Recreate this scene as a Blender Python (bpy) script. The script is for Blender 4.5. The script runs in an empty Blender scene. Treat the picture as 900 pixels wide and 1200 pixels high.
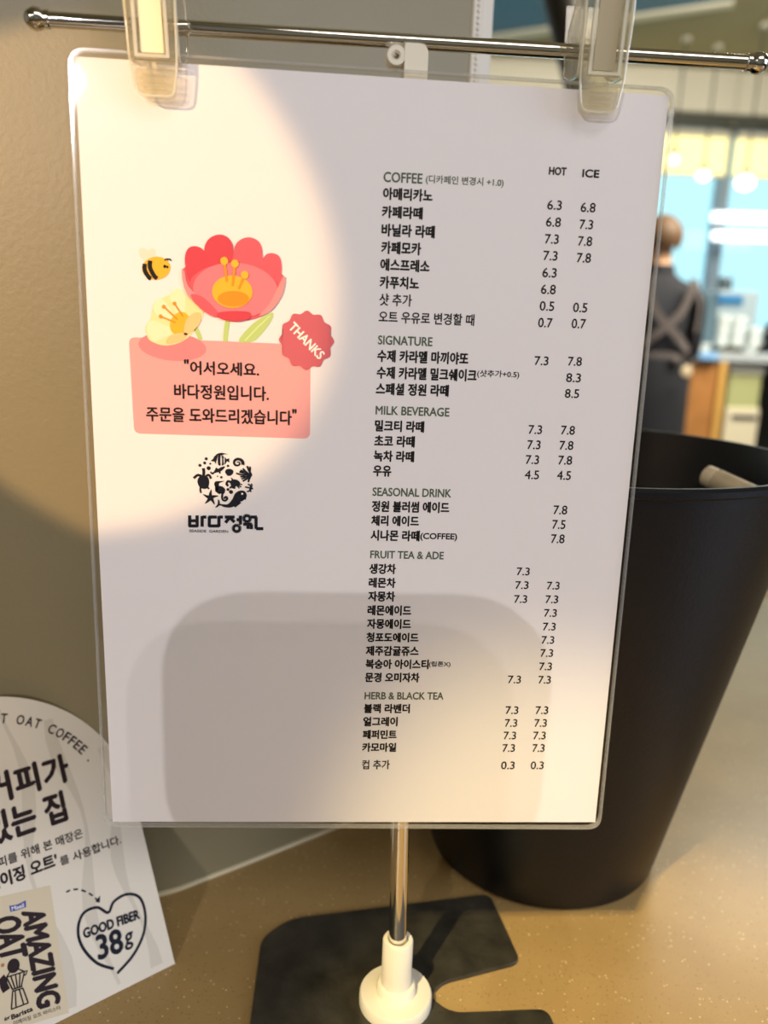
import bpy, bmesh, math, random
from mathutils import Vector, Matrix, noise
random.seed(4)
SC = bpy.context.scene
COL = SC.collection
PI = math.pi

# ------------------------------------------------------------------ camera, world, lights, exposure
CT = 0.82                                   # counter top height
CAM = Vector((0.0895, -0.3101, CT + 0.3141))
RIGHT = Vector((0.99735733, -0.06324541, 0.03575428))
DOWN = Vector((0.02061412, -0.225557, -0.97401186))
FWD = Vector((0.0696664, 0.97217491, -0.22365718))
cam = bpy.data.cameras.new('camera')
cam_o = bpy.data.objects.new('camera', cam); COL.objects.link(cam_o)
cam_o.matrix_world = Matrix(((RIGHT.x, -DOWN.x, -FWD.x, CAM.x), (RIGHT.y, -DOWN.y, -FWD.y, CAM.y),
                             (RIGHT.z, -DOWN.z, -FWD.z, CAM.z), (0, 0, 0, 1)))
cam.sensor_fit = 'HORIZONTAL'; cam.sensor_width = 36.0; cam.lens = 36.0 * 940 / 900
cam.clip_start = 0.01; cam.clip_end = 60
cam.dof.use_dof = True; cam.dof.focus_distance = 0.325; cam.dof.aperture_fstop = 8.5
SC.camera = cam_o

w = bpy.data.worlds.new('daylight'); SC.world = w; w.use_nodes = True
w.node_tree.nodes['Background'].inputs[0].default_value = (0.84, 0.96, 1.0, 1)
w.node_tree.nodes['Background'].inputs[1].default_value = 1.5

def spot(name, loc, target, power, color, angle, blend, size):
    l = bpy.data.lights.new(name, 'SPOT'); l.energy = power; l.color = color
    l.spot_size = math.radians(angle); l.spot_blend = blend; l.shadow_soft_size = size
    o = bpy.data.objects.new(name, l); COL.objects.link(o); o.location = loc
    o.rotation_euler = (Vector(target) - Vector(loc)).to_track_quat('-Z', 'Y').to_euler()
    return o
def area(name, loc, target, power, color, sx, sy):
    l = bpy.data.lights.new(name, 'AREA'); l.energy = power; l.color = color
    l.shape = 'RECTANGLE'; l.size = sx; l.size_y = sy
    o = bpy.data.objects.new(name, l); COL.objects.link(o); o.location = loc
    o.rotation_euler = (Vector(target) - Vector(loc)).to_track_quat('-Z', 'Y').to_euler()
    return o
# warm spot lamp that picks out the upper left of the sheet and the wall beside it
spot('warm_spot', (-0.85, -1.00, CT + 0.72), (-0.055, 0.0, CT + 0.350), 76, (1.0, 0.64, 0.30), 9.6, 0.18, 0.004)
# two lamps behind the photographer's left shoulder (they throw the added panel's shadow on the sheet)
spot('front_lamp', (-0.55, -1.75, CT + 0.80), (0.10, 0.0, CT + 0.22), 26, (0.97, 0.94, 1.0), 40, 0.6, 0.003)
spot('front_lamp', (-0.515, -1.75, CT + 0.83), (0.10, 0.0, CT + 0.22), 9, (1.0, 0.93, 0.96), 40, 0.6, 0.003)
# downlight above the counter
spot('counter_downlight', (-0.27, -0.60, CT + 1.0), (0.235, -0.070, CT), 60, (1.0, 0.78, 0.38), 17.0, 0.5, 0.010)
area('overhead_fill', (0.7, -1.7, 2.85), (0.1, 0, CT + 0.2), 24, (1.0, 0.90, 0.84), 1.6, 1.0)  # added fill lamp overhead, no ceiling fixture behind it
area('side_fill', (2.3, -0.9, CT + 0.75), (0.2, 0, CT + 0.3), 26, (0.68, 0.78, 1.0), 1.2, 1.2)  # added cool fill for daylight from the right, no window built there
area('far_room_fill', (2.2, 2.9, 2.9), (1.5, 4.2, 0.9), 190, (1.0, 0.92, 0.76), 1.6, 1.6)  # added fill lamp that brightens the far counter and cups

SC.cycles.transparent_max_bounces = 40
vs = SC.view_settings
vs.view_transform = 'Standard'; vs.look = 'None'; vs.exposure = 0.15; vs.gamma = 1.0
try: vs.use_curve_mapping = False
except Exception: pass
SC.display_settings.display_device = 'sRGB'

# ------------------------------------------------------------------ helpers
def ray(u, v):
    return RIGHT * ((u - 450) / 940.0) + DOWN * ((v - 600) / 940.0) + FWD
def at_y(u, v, y):
    d = ray(u, v); return CAM + d * ((y - CAM.y) / d.y)
def at_z(u, v, z):
    d = ray(u, v); return CAM + d * ((z - CAM.z) / d.z)

def lin(c):
    f = lambda x: x / 12.92 if x <= 0.04045 else ((x + 0.055) / 1.055) ** 2.4
    return tuple(f(x / 255.0) for x in c) + (1.0,)

MATS = {}
def mat(name, rgb, rough=0.5, metal=0.0, spec=0.5, noise_amt=0.0, noise_scale=40.0, bump=0.0, bump_scale=200.0,
        emit=None, emit_s=0.0, coat=0.0):
    if name in MATS: return MATS[name]
    m = bpy.data.materials.new(name); m.use_nodes = True; nt = m.node_tree
    b = nt.nodes['Principled BSDF']
    c = lin(rgb)
    b.inputs['Base Color'].default_value = c
    b.inputs['Roughness'].default_value = rough
    b.inputs['Metallic'].default_value = metal
    b.inputs['Specular IOR Level'].default_value = spec
    b.inputs['Coat Weight'].default_value = coat
    tc = nt.nodes.new('ShaderNodeTexCoord')
    if noise_amt > 0:
        n = nt.nodes.new('ShaderNodeTexNoise'); n.inputs['Scale'].default_value = noise_scale; n.inputs['Detail'].default_value = 5
        nt.links.new(tc.outputs['Object'], n.inputs['Vector'])
        r = nt.nodes.new('ShaderNodeValToRGB')
        r.color_ramp.elements[0].position = 0.3; r.color_ramp.elements[1].position = 0.7
        r.color_ramp.elements[0].color = tuple(x * (1 - noise_amt) for x in c[:3]) + (1,)
        r.color_ramp.elements[1].color = tuple(min(1, x * (1 + noise_amt)) for x in c[:3]) + (1,)
        nt.links.new(n.outputs['Fac'], r.inputs['Fac']); nt.links.new(r.outputs['Color'], b.inputs['Base Color'])
    if bump > 0:
        n2 = nt.nodes.new('ShaderNodeTexNoise'); n2.inputs['Scale'].default_value = bump_scale; n2.inputs['Detail'].default_value = 4
        nt.links.new(tc.outputs['Object'], n2.inputs['Vector'])
        bp = nt.nodes.new('ShaderNodeBump'); bp.inputs['Strength'].default_value = bump; bp.inputs['Distance'].default_value = 0.002
        nt.links.new(n2.outputs['Fac'], bp.inputs['Height']); nt.links.new(bp.outputs['Normal'], b.inputs['Normal'])
    if emit:
        b.inputs['Emission Color'].default_value = lin(emit); b.inputs['Emission Strength'].default_value = emit_s
    MATS[name] = m
    return m

def clear_mat(name, tint, gloss=1.0, diffuse=0.0, dcol=(255, 245, 225), rough=0.03, bump=0.0, bump_scale=30.0, ior=1.45):
    """thin clear plastic: transparent + fresnel gloss (+ a little scattering)"""
    m = bpy.data.materials.new(name); m.use_nodes = True; nt = m.node_tree; nt.nodes.clear()
    out = nt.nodes.new('ShaderNodeOutputMaterial')
    tr = nt.nodes.new('ShaderNodeBsdfTransparent'); tr.inputs[0].default_value = lin(tint)
    gl = nt.nodes.new('ShaderNodeBsdfGlossy'); gl.inputs['Roughness'].default_value = rough
    lw = nt.nodes.new('ShaderNodeLayerWeight'); lw.inputs[0].default_value = 0.5
    pw = nt.nodes.new('ShaderNodeMath'); pw.operation = 'POWER'; pw.inputs[1].default_value = 4.0
    fr = nt.nodes.new('ShaderNodeMath'); fr.operation = 'MULTIPLY_ADD'; fr.inputs[1].default_value = 0.7; fr.inputs[2].default_value = 0.04
    nt.links.new(lw.outputs['Facing'], pw.inputs[0]); nt.links.new(pw.outputs[0], fr.inputs[0])
    ml = nt.nodes.new('ShaderNodeMath'); ml.operation = 'MULTIPLY'; ml.inputs[1].default_value = gloss
    mx = nt.nodes.new('ShaderNodeMixShader')
    nt.links.new(fr.outputs[0], ml.inputs[0]); nt.links.new(ml.outputs[0], mx.inputs[0])
    base = tr.outputs[0]
    if diffuse > 0:
        df = nt.nodes.new('ShaderNodeBsdfDiffuse'); df.inputs[0].default_value = lin(dcol)
        m2 = nt.nodes.new('ShaderNodeMixShader'); m2.inputs[0].default_value = diffuse
        nt.links.new(tr.outputs[0], m2.inputs[1]); nt.links.new(df.outputs[0], m2.inputs[2]); base = m2.outputs[0]
    nt.links.new(base, mx.inputs[1]); nt.links.new(gl.outputs[0], mx.inputs[2]); nt.links.new(mx.outputs[0], out.inputs[0])
    if bump > 0:
        tc = nt.nodes.new('ShaderNodeTexCoord'); n2 = nt.nodes.new('ShaderNodeTexNoise'); n2.inputs['Scale'].default_value = bump_scale
        n2.inputs['Detail'].default_value = 2
        bp = nt.nodes.new('ShaderNodeBump'); bp.inputs['Strength'].default_value = bump; bp.inputs['Distance'].default_value = 0.01
        nt.links.new(tc.outputs['Object'], n2.inputs['Vector']); nt.links.new(n2.outputs['Fac'], bp.inputs['Height'])
        nt.links.new(bp.outputs['Normal'], gl.inputs['Normal'])
    MATS[name] = m
    return m

def link(name, me, material, parent=None):
    o = bpy.data.objects.new(name, me); COL.objects.link(o)
    if material is not None and not me.materials: me.materials.append(material)
    if parent is not None:
        o.parent = parent
    return o
def obj(name, bm, material, parent=None, smooth=True, origin=None):
    """bm holds world coordinates; the object's origin is put at origin / its parent's origin"""
    me = bpy.data.meshes.new(name)
    off = Vector((0, 0, 0))
    p = parent
    while p is not None:
        off += p.location; p = p.parent
    if parent is None:
        off = Vector(origin) if origin is not None else Vector((0, 0, 0))
    bmesh.ops.translate(bm, verts=bm.verts, vec=-off)
    bmesh.ops.recalc_face_normals(bm, faces=bm.faces)
    bm.to_mesh(me); bm.free()
    if smooth:
        for f in me.polygons: f.use_smooth = True
        try: me.set_sharp_from_angle(angle=math.radians(38))
        except Exception: pass
    o = link(name, me, material, parent)
    if parent is None: o.location = off
    return o
def thing(name, label, cat, loc, group=None):
    o = bpy.data.objects.new(name, None); COL.objects.link(o); o.location = loc
    o.empty_display_size = 0.02
    tag(o, label, cat, group)
    return o
def tag(o, label, cat, group=None):
    o['label'] = label; o['category'] = cat
    if group: o['group'] = group
    return o
def struct(o):
    o['kind'] = 'structure'; return o

def a_box(bm, lo, hi, bevel=0.0, seg=2, M=None):
    r = bmesh.ops.create_cube(bm, size=1.0)
    vs_ = r['verts']
    for v in vs_:
        v.co = Vector(((lo[i] + hi[i]) / 2 + v.co[i] * (hi[i] - lo[i]) for i in range(3)))
    if bevel > 0:
        es = list({e for v in vs_ for e in v.link_edges})
        rr = bmesh.ops.bevel(bm, geom=es, offset=bevel, segments=seg, profile=0.5, affect='EDGES')
        vs_ = [v for v in bm.verts if v in set(rr['verts'])] or vs_
    if M is not None:
        bmesh.ops.transform(bm, matrix=M, verts=vs_)
    return vs_
def a_lathe(bm, prof, center, n=48, axis=None, cap=True):
    """prof: list of (r, h) from start to end along axis"""
    Q = Vector((0, 0, 1)).rotation_difference(axis if axis is not None else Vector((0, 0, 1))).to_matrix()
    rings = []
    for r, h in prof:
        if r < 1e-7:
            rings.append([bm.verts.new(Vector(center) + Q @ Vector((0, 0, h)))])
        else:
            rings.append([bm.verts.new(Vector(center) + Q @ Vector((r * math.cos(2 * PI * k / n), r * math.sin(2 * PI * k / n), h))) for k in range(n)])
    for a, b in zip(rings, rings[1:]):
        for k in range(n):
            k2 = (k + 1) % n
            if len(a) == 1 and len(b) == 1: continue
            if len(a) == 1: bm.faces.new((a[0], b[k], b[k2]))
            elif len(b) == 1: bm.faces.new((a[k], a[k2], b[0]))
            else: bm.faces.new((a[k], a[k2], b[k2], b[k]))
    if cap:
        if len(rings[0]) > 1: bm.faces.new(rings[0][::-1])
        if len(rings[-1]) > 1: bm.faces.new(rings[-1])
def a_tube(bm, pts, r, n=16, cap=True):
    pts = [Vector(p) for p in pts]
    rr = r if isinstance(r, (list, tuple)) else [r] * len(pts)
    prev = None; rings = []
    for i, p in enumerate(pts):
        t = (pts[min(i + 1, len(pts) - 1)] - pts[max(i - 1, 0)]).normalized()
        if prev is None:
            up = Vector((0, 0, 1)) if abs(t.z) < 0.9 else Vector((1, 0, 0))
            a = t.cross(up).normalized()
        else:
            a = (prev - t * prev.dot(t)).normalized()
        prev = a; b = t.cross(a)
        rings.append([bm.verts.new(p + (a * math.cos(2 * PI * k / n) + b * math.sin(2 * PI * k / n)) * rr[i]) for k in range(n)])
    for A, B in zip(rings, rings[1:]):
        for k in range(n):
            bm.faces.new((A[k], A[(k + 1) % n], B[(k + 1) % n], B[k]))
    if cap:
        bm.faces.new(rings[0][::-1]); bm.faces.new(rings[-1])
def a_sphere(bm, c, rx, ry=None, rz=None, seg=20, M=None):
    r = bmesh.ops.create_uvsphere(bm, u_segments=seg, v_segments=max(8, seg // 2), radius=1.0)
    for v in r['verts']:
        p = Vector((v.co.x * rx, v.co.y * (ry or rx), v.co.z * (rz or rx)))
        v.co = (M @ p if M is not None else p) + Vector(c)
    return r['verts']
def rounded(poly, rad, seg=5):
    """round the corners of a 2D polygon; rad a number or one per corner"""
    out = []; n = len(poly)
    for i, p in enumerate(poly):
        r = rad[i] if isinstance(rad, (list, tuple)) else rad
        p = Vector(p); a = Vector(poly[i - 1]); b = Vector(poly[(i + 1) % n])
        if r <= 0: out.append(tuple(p)); continue
        da = (a - p); db = (b - p); la, lb = da.length, db.length
        d = min(r, la * 0.48, lb * 0.48)
        p1 = p + da / la * d; p2 = p + db / lb * d
        for k in range(seg + 1):
            t = k / seg
            out.append(tuple((1 - t) ** 2 * p1 + 2 * t * (1 - t) * p + t * t * p2))
    return out
def a_prism(bm, poly, f0, f1):
    """poly 2D; f0, f1 map a 2D point to 3D for the two faces"""
    A = [bm.verts.new(f0(p)) for p in poly]; B = [bm.verts.new(f1(p)) for p in poly]
    n = len(poly)
    bm.faces.new(A[::-1]); bm.faces.new(B)
    for k in range(n):
        bm.faces.new((A[k], A[(k + 1) % n], B[(k + 1) % n], B[k]))
def catmull(pts, n=8, closed=True):
    out = []; N = len(pts)
    P = [Vector(p) for p in pts]
    for i in range(N if closed else N - 1):
        if closed:
            p0, p1, p2, p3 = P[i - 1], P[i], P[(i + 1) % N], P[(i + 2) % N]
        else:
            p0, p1, p2, p3 = P[max(i - 1, 0)], P[i], P[i + 1], P[min(i + 2, N - 1)]
        for k in range(n):
            t = k / n
            out.append(0.5 * ((2 * p1) + (p2 - p0) * t + (2 * p0 - 5 * p1 + 4 * p2 - p3) * t * t + (3 * p1 - p0 - 3 * p2 + p3) * t ** 3))
    if not closed: out.append(P[-1])
    return [tuple(p) for p in out]

# ------------------------------------------------------------------ materials
M_wall = mat('painted_wall', (142, 131, 100), rough=0.42, spec=0.4, noise_amt=0.04, noise_scale=9, bump=0.09, bump_scale=420)
M_trim = mat('corner_trim', (222, 214, 196), rough=0.45)
M_chrome = mat('chrome', (225, 222, 215), rough=0.07, metal=1.0)
M_white = mat('white_plastic', (236, 228, 205), rough=0.35)
M_black = mat('black_plastic', (17, 18, 22), rough=0.40, spec=0.35, bump=0.08, bump_scale=500)
M_plate = mat('black_steel_plate', (58, 55, 46), rough=0.33, spec=0.5, noise_amt=0.35, noise_scale=70, bump=0.15, bump_scale=300)
M_paper = mat('white_paper', (240, 236, 236), rough=0.6, spec=0.3)
M_ink = mat('black_ink', (18, 16, 16), rough=0.55, spec=0.2)
M_green = mat('green_grey_ink', (82, 98, 80), rough=0.55, spec=0.2)
M_film = clear_mat('laminate_film', (255, 254, 252), gloss=0.55, rough=0.05, bump=0.05, bump_scale=22)
M_filmedge = clear_mat('laminate_edge', (250, 250, 248), gloss=1.2, diffuse=0.16, dcol=(252, 252, 250), rough=0.15)
M_acryl = clear_mat('clear_acrylic', (254, 252, 245), gloss=1.6, diffuse=0.085, dcol=(255, 250, 230), rough=0.05)
M_edge = clear_mat('acrylic_glint', (254, 252, 245), gloss=2.0, diffuse=0.5, dcol=(255, 250, 228), rough=0.08)  # brighter acrylic, edge highlights put into its colour

# counter: tan solid surface with fine speckles
def counter_mat():
    m = bpy.data.materials.new('speckled_solid_surface'); m.use_nodes = True; nt = m.node_tree
    b = nt.nodes['Principled BSDF']; b.inputs['Roughness'].default_value = 0.34
    tc = nt.nodes.new('ShaderNodeTexCoord')
    base = nt.nodes.new('ShaderNodeTexNoise'); base.inputs['Scale'].default_value = 14; base.inputs['Detail'].default_value = 6
    r = nt.nodes.new('ShaderNodeValToRGB')
    r.color_ramp.elements[0].position = 0.3; r.color_ramp.elements[0].color = lin((164, 134, 82))
    r.color_ramp.elements[1].position = 0.75; r.color_ramp.elements[1].color = lin((182, 152, 98))
    nt.links.new(tc.outputs['Object'], base.inputs['Vector']); nt.links.new(base.outputs['Fac'], r.inputs[0])
    prev = r.outputs['Color']
    for sc_, thr, col, seed in ((760, 0.10, (132, 104, 62), 0.0), (620, 0.07, (222, 200, 152), 7.3), (1100, 0.14, (142, 112, 70), 3.1)):
        mp = nt.nodes.new('ShaderNodeMapping'); mp.inputs['Location'].default_value = (seed, seed * 0.7, seed * 1.3)
        v = nt.nodes.new('ShaderNodeTexVoronoi'); v.inputs['Scale'].default_value = sc_
        nt.links.new(tc.outputs['Object'], mp.inputs['Vector']); nt.links.new(mp.outputs['Vector'], v.inputs['Vector'])
        sub = nt.nodes.new('ShaderNodeSeparateColor'); nt.links.new(v.outputs['Color'], sub.inputs[0])
        pick = nt.nodes.new('ShaderNodeMath'); pick.operation = 'LESS_THAN'; pick.inputs[1].default_value = thr
        nt.links.new(sub.outputs[0], pick.inputs[0])
        near = nt.nodes.new('ShaderNodeMath'); near.operation = 'LESS_THAN'; near.inputs[1].default_value = 0.28
        nt.links.new(v.outputs['Distance'], near.inputs[0])
        an = nt.nodes.new('ShaderNodeMath'); an.operation = 'MULTIPLY'
        nt.links.new(pick.outputs[0], an.inputs[0]); nt.links.new(near.outputs[0], an.inputs[1])
        mx = nt.nodes.new('ShaderNodeMix'); mx.data_type = 'RGBA'
        nt.links.new(an.outputs[0], mx.inputs['Factor']); nt.links.new(prev, mx.inputs[6]); mx.inputs[7].default_value = lin(col)
        prev = mx.outputs[2]
    nt.links.new(prev, b.inputs['Base Color'])
    return m
M_counter = counter_mat()

# ------------------------------------------------------------------ the setting
def flat(name, pts, thick_vec, material):
    bm = bmesh.new(); t = Vector(thick_vec)
    a_prism(bm, [Vector(p) for p in pts], lambda p: Vector(p), lambda p: Vector(p) + t)
    return obj(name, bm, material, smooth=False)
M_floor = mat('floor_tile', (120, 104, 80), rough=0.5, noise_amt=0.1, noise_scale=3)
M_ceil = mat('olive_ceiling', (158, 146, 108), rough=0.8, noise_amt=0.03, noise_scale=4)
M_far = mat('far_wall', (210, 206, 190), rough=0.7)
struct(flat('floor', [(-3, -3, 0), (5.5, -3, 0), (5.5, 6.6, 0), (-3, 6.6, 0)], (0, 0, -0.1), M_floor))
struct(flat('ceiling', [(-3, -3, 3.0), (5.5, -3, 3.0), (5.5, 6.6, 3.0), (-3, 6.6, 3.0)], (0, 0, 0.1), M_ceil))

struct(flat('wall_front', [(-3, -3, 0), (5.5, -3, 0), (5.5, -3, 3.0), (-3, -3, 3.0)], (0, -0.1, 0), M_far))
struct(flat('wall_side', [(-3, -3, 0), (-3, 6.6, 0), (-3, 6.6, 3.0), (-3, -3, 3.0)], (-0.1, 0, 0), M_far))
# counter with a rounded front edge
bm = bmesh.new()
a_box(bm, (-0.9, -0.46, CT - 0.04), (1.0, 0.62, CT), 0.004, 3)
a_box(bm, (-0.88, -0.40, 0.0), (0.98, 0.60, CT - 0.04), 0.0)
ct = obj('service_counter', bm, M_counter, origin=(0.05, 0.08, 0))
tag(ct, 'speckled tan solid-surface counter that the menu stand and black bin stand on', 'counter')

# near wall: runs along the left, then bends away and ends in a beaded corner trim
def wall_poly():
    front = [(-0.9, 0.082), (-0.03, 0.082)]
    bend = catmull([(-0.03, 0.082), (-0.012, 0.0835), (0.006, 0.089), (0.022, 0.0985), (0.04, 0.1095)], 6, closed=False)
    return front + bend[1:] + [(0.176, 0.197)]
WP = wall_poly()
bm = bmesh.new()
poly = WP + [(0.166, 0.240), (-0.9, 0.40)]
a_prism(bm, poly, lambda p: Vector((p[0], p[1], CT)), lambda p: Vector((p[0], p[1], 3.0)))
struct(obj('wall_left', bm, M_wall))
# pale sealant bead along the foot of the wall
bm = bmesh.new()
a_tube(bm, [(x, y - 0.0005, CT + 0.0008) for x, y in WP[1:]], 0.0016, 8)
struct(obj('trim_1', bm, mat('sealant', (214, 200, 160), rough=0.4)))
bm = bmesh.new()
e = Vector((0.176, 0.197, 0)); dv = (Vector((0.04, 0.1095, 0)) - e).normalized(); nv = Vector((dv.y, -dv.x, 0))
if nv.y > 0: nv = -nv
def trim_pt(a, b, z): 
    p = e + dv * a + nv * b; return Vector((p.x, p.y, z))
prof = [(0.000, 0.0), (0.0, 0.0016), (0.008, 0.0016), (0.0085, 0.0012), (0.014, 0.0012), (0.0145, 0.0)]
a_prism(bm, prof, lambda p: trim_pt(p[0] - 0.001, p[1] + 0.0002, CT), lambda p: trim_pt(p[0] - 0.001, p[1] + 0.0002, 3.0))
for k in range(130):                                        # the perforated bead
    z = CT + 0.25 + k * 0.0030
    q = trim_pt(0.0102, 0.0016, z); a_sphere(bm, q, 0.0011, seg=8)
struct(obj('trim_2', bm, M_trim))

# ------------------------------------------------------------------ printing helpers (sheet plane: y = 0)
def P2(u, v, y=0.0):
    p = at_y(u, v, y); return (p.x, p.z)
def zp(ox, oy, s):
    return lambda x, y: P2(ox + x / s, oy + y / s)
_fc = {}
def glyphs(text):
    """outline of a text as 2D verts + faces, bounding box normalised to 0..1"""
    if text in _fc: return _fc[text]
    c = bpy.data.curves.new('lettering', 'FONT'); c.body = text; c.resolution_u = 3
    o = bpy.data.objects.new('lettering', c); COL.objects.link(o)
    dg = bpy.context.evaluated_depsgraph_get(); dg.update()
    me = bpy.data.meshes.new_from_object(o.evaluated_get(dg))
    vs_ = [(v.co.x, v.co.y) for v in me.vertices]; fs = [tuple(p.vertices) for p in me.polygons]
    bpy.data.objects.remove(o); bpy.data.curves.remove(c); bpy.data.meshes.remove(me)
    xs = [p[0] for p in vs_]; ys = [p[1] for p in vs_]
    x0, x1, y0, y1 = min(xs), max(xs), min(ys), max(ys)
    vs_ = [((x - x0) / (x1 - x0), (y - y0) / (y1 - y0)) for x, y in vs_]
    _fc[text] = (vs_, fs, (x1 - x0), (y1 - y0)); return _fc[text]
INK = -0.00005
LIFT = Vector((0, -0.000004, 0))
def text_mesh(bm, text, fn, bold=0.0, bx=1.0, by=1.0):
    """fn maps 0..1 x 0..1 to 3D; bold = stroke growth in box fractions"""
    vs_, fs, gw, gh = glyphs(text)
    shifts = [(0, 0)]
    if bold > 0:
        shifts = [(-bold * bx, 0), (bold * bx, 0), (0, -bold * by), (0, bold * by), (bold * bx * .7, bold * by * .7), (-bold * bx * .7, -bold * by * .7)]
    for si, (dx, dy) in enumerate(shifts):
        nv = [bm.verts.new(fn(x + dx, y + dy) + LIFT * si) for x, y in vs_]
        for f in fs:
            try: bm.faces.new([nv[i] for i in f])
            except ValueError: pass
def sheet_text(name, text, fr, x0, x1, y0, y1, material, parent, bold_mm=0.0, layer=1, angle=0.0):
    a = fr(x0, y1); b = fr(x0, y0); c = fr(x1, y1)
    W_ = c[0] - a[0]; H_ = b[1] - a[1]
    ca, sa = math.cos(angle), math.sin(angle)
    cx, cz = a[0] + W_ / 2, a[1] + H_ / 2
    def fn(x, y):
        px, pz = (x - .5) * W_, (y - .5) * H_
        return Vector((cx + px * ca - pz * sa, INK * layer, cz + px * sa + pz * ca))
    bm = bmesh.new()
    bo = bold_mm / 1000.0
    text_mesh(bm, text, fn, 1.0 if bo else 0, bo / W_ if bo else 0, bo / H_ if bo else 0)
    return obj(name, bm, material, parent, smooth=False)
def patch(name, poly, material, parent, layer=1, smooth_pts=0):
    """a filled 2D outline printed on the sheet"""
    if smooth_pts: poly = catmull(poly, smooth_pts)
    bm = bmesh.new()
    fill(bm, poly, lambda p: (p[0], INK * layer, p[1]))
    return obj(name, bm, material, parent, smooth=False)
def patches(name, polys, material, parent, layer=1):
    bm = bmesh.new()
    for k, poly in enumerate(polys):
        fill(bm, poly, lambda p: (p[0], INK * layer - k * 0.0000015, p[1]))
    return obj(name, bm, material, parent, smooth=False)
class Strip(list): pass
def fill(bm, poly, f3):
    if isinstance(poly, Strip):
        A_ = [bm.verts.new(f3(p)) for p in poly.L]; B_ = [bm.verts.new(f3(p)) for p in poly.R]
        for k in range(len(A_) - 1): bm.faces.new((A_[k], A_[k + 1], B_[k + 1], B_[k]))
    else:
        f = bm.faces.new([bm.verts.new(f3(p)) for p in poly]); bmesh.ops.triangulate(bm, faces=[f])
def stroke(pts, w):
    """outline of a 2D polyline with width w (number or one per point)"""
    P = [Vector(p) for p in pts]; L = []; R_ = []
    for i, p in enumerate(P):
        t = (P[min(i + 1, len(P) - 1)] - P[max(i - 1, 0)]).normalized(); n = Vector((-t.y, t.x))
        ww = (w[i] if isinstance(w, (list, tuple)) else w) / 2
        L.append(tuple(p + n * ww)); R_.append(tuple(p - n * ww))
    out = Strip(L + R_[::-1]); out.L, out.R = L, R_
    return out
def ell(cx, cy, rx, ry, rot=0.0, n=28):
    return [(cx + rx * math.cos(t) * math.cos(rot) - ry * math.sin(t) * math.sin(rot),
             cy + rx * math.cos(t) * math.sin(rot) + ry * math.sin(t) * math.cos(rot)) for t in (2 * PI * k / n for k in range(n))]

# ------------------------------------------------------------------ the menu sheet
menu = thing('menu_sheet', 'large laminated white cafe menu sheet hanging from two clear clips', 'menu', (0.105, 0.0, CT + 0.1036))
q = [P2(87.5, 66), P2(784, 112), P2(697.5, 963.5), P2(132, 963)]
bm = bmesh.new(); a_prism(bm, [q[0], q[3], q[2], q[1]], lambda p: Vector((p[0], 0.00022, p[1])), lambda p: Vector((p[0], 0.0, p[1])))
obj('paper', bm, M_paper, menu, smooth=False)
qo = [P2(80, 56), P2(791, 104), P2(702.5, 970), P2(123, 967)]
fo = rounded([qo[0], qo[3], qo[2], qo[1]], 0.006, 6)
bm = bmesh.new(); a_prism(bm, fo, lambda p: Vector((p[0], 0.0007, p[1])), lambda p: Vector((p[0], -0.0012, p[1])))
obj('laminate_film', bm, M_film, menu, smooth=False)
bm = bmesh.new()                                            # sealed rim of the pouch
n = len(fo); cx = sum(p[0] for p in fo) / n; cz = sum(p[1] for p in fo) / n
def inset(p, d): return (p[0] - math.copysign(d, p[0] - cx), p[1] - math.copysign(d, p[1] - cz))
for k in range(n):
    a, b = fo[k], fo[(k + 1) % n]; a2, b2 = inset(a, 0.0008), inset(b, 0.0008)
    V = [bm.verts.new((p[0], y, p[1])) for y in (-0.00135, 0.00085) for p in (a, b, b2, a2)]
    for idx in ((0, 1, 2, 3), (7, 6, 5, 4), (0, 4, 5, 1), (2, 6, 7, 3)):
        bm.faces.new([V[i] for i in idx])
obj('sealed_edge', bm, M_filmedge, menu, smooth=False)

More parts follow.
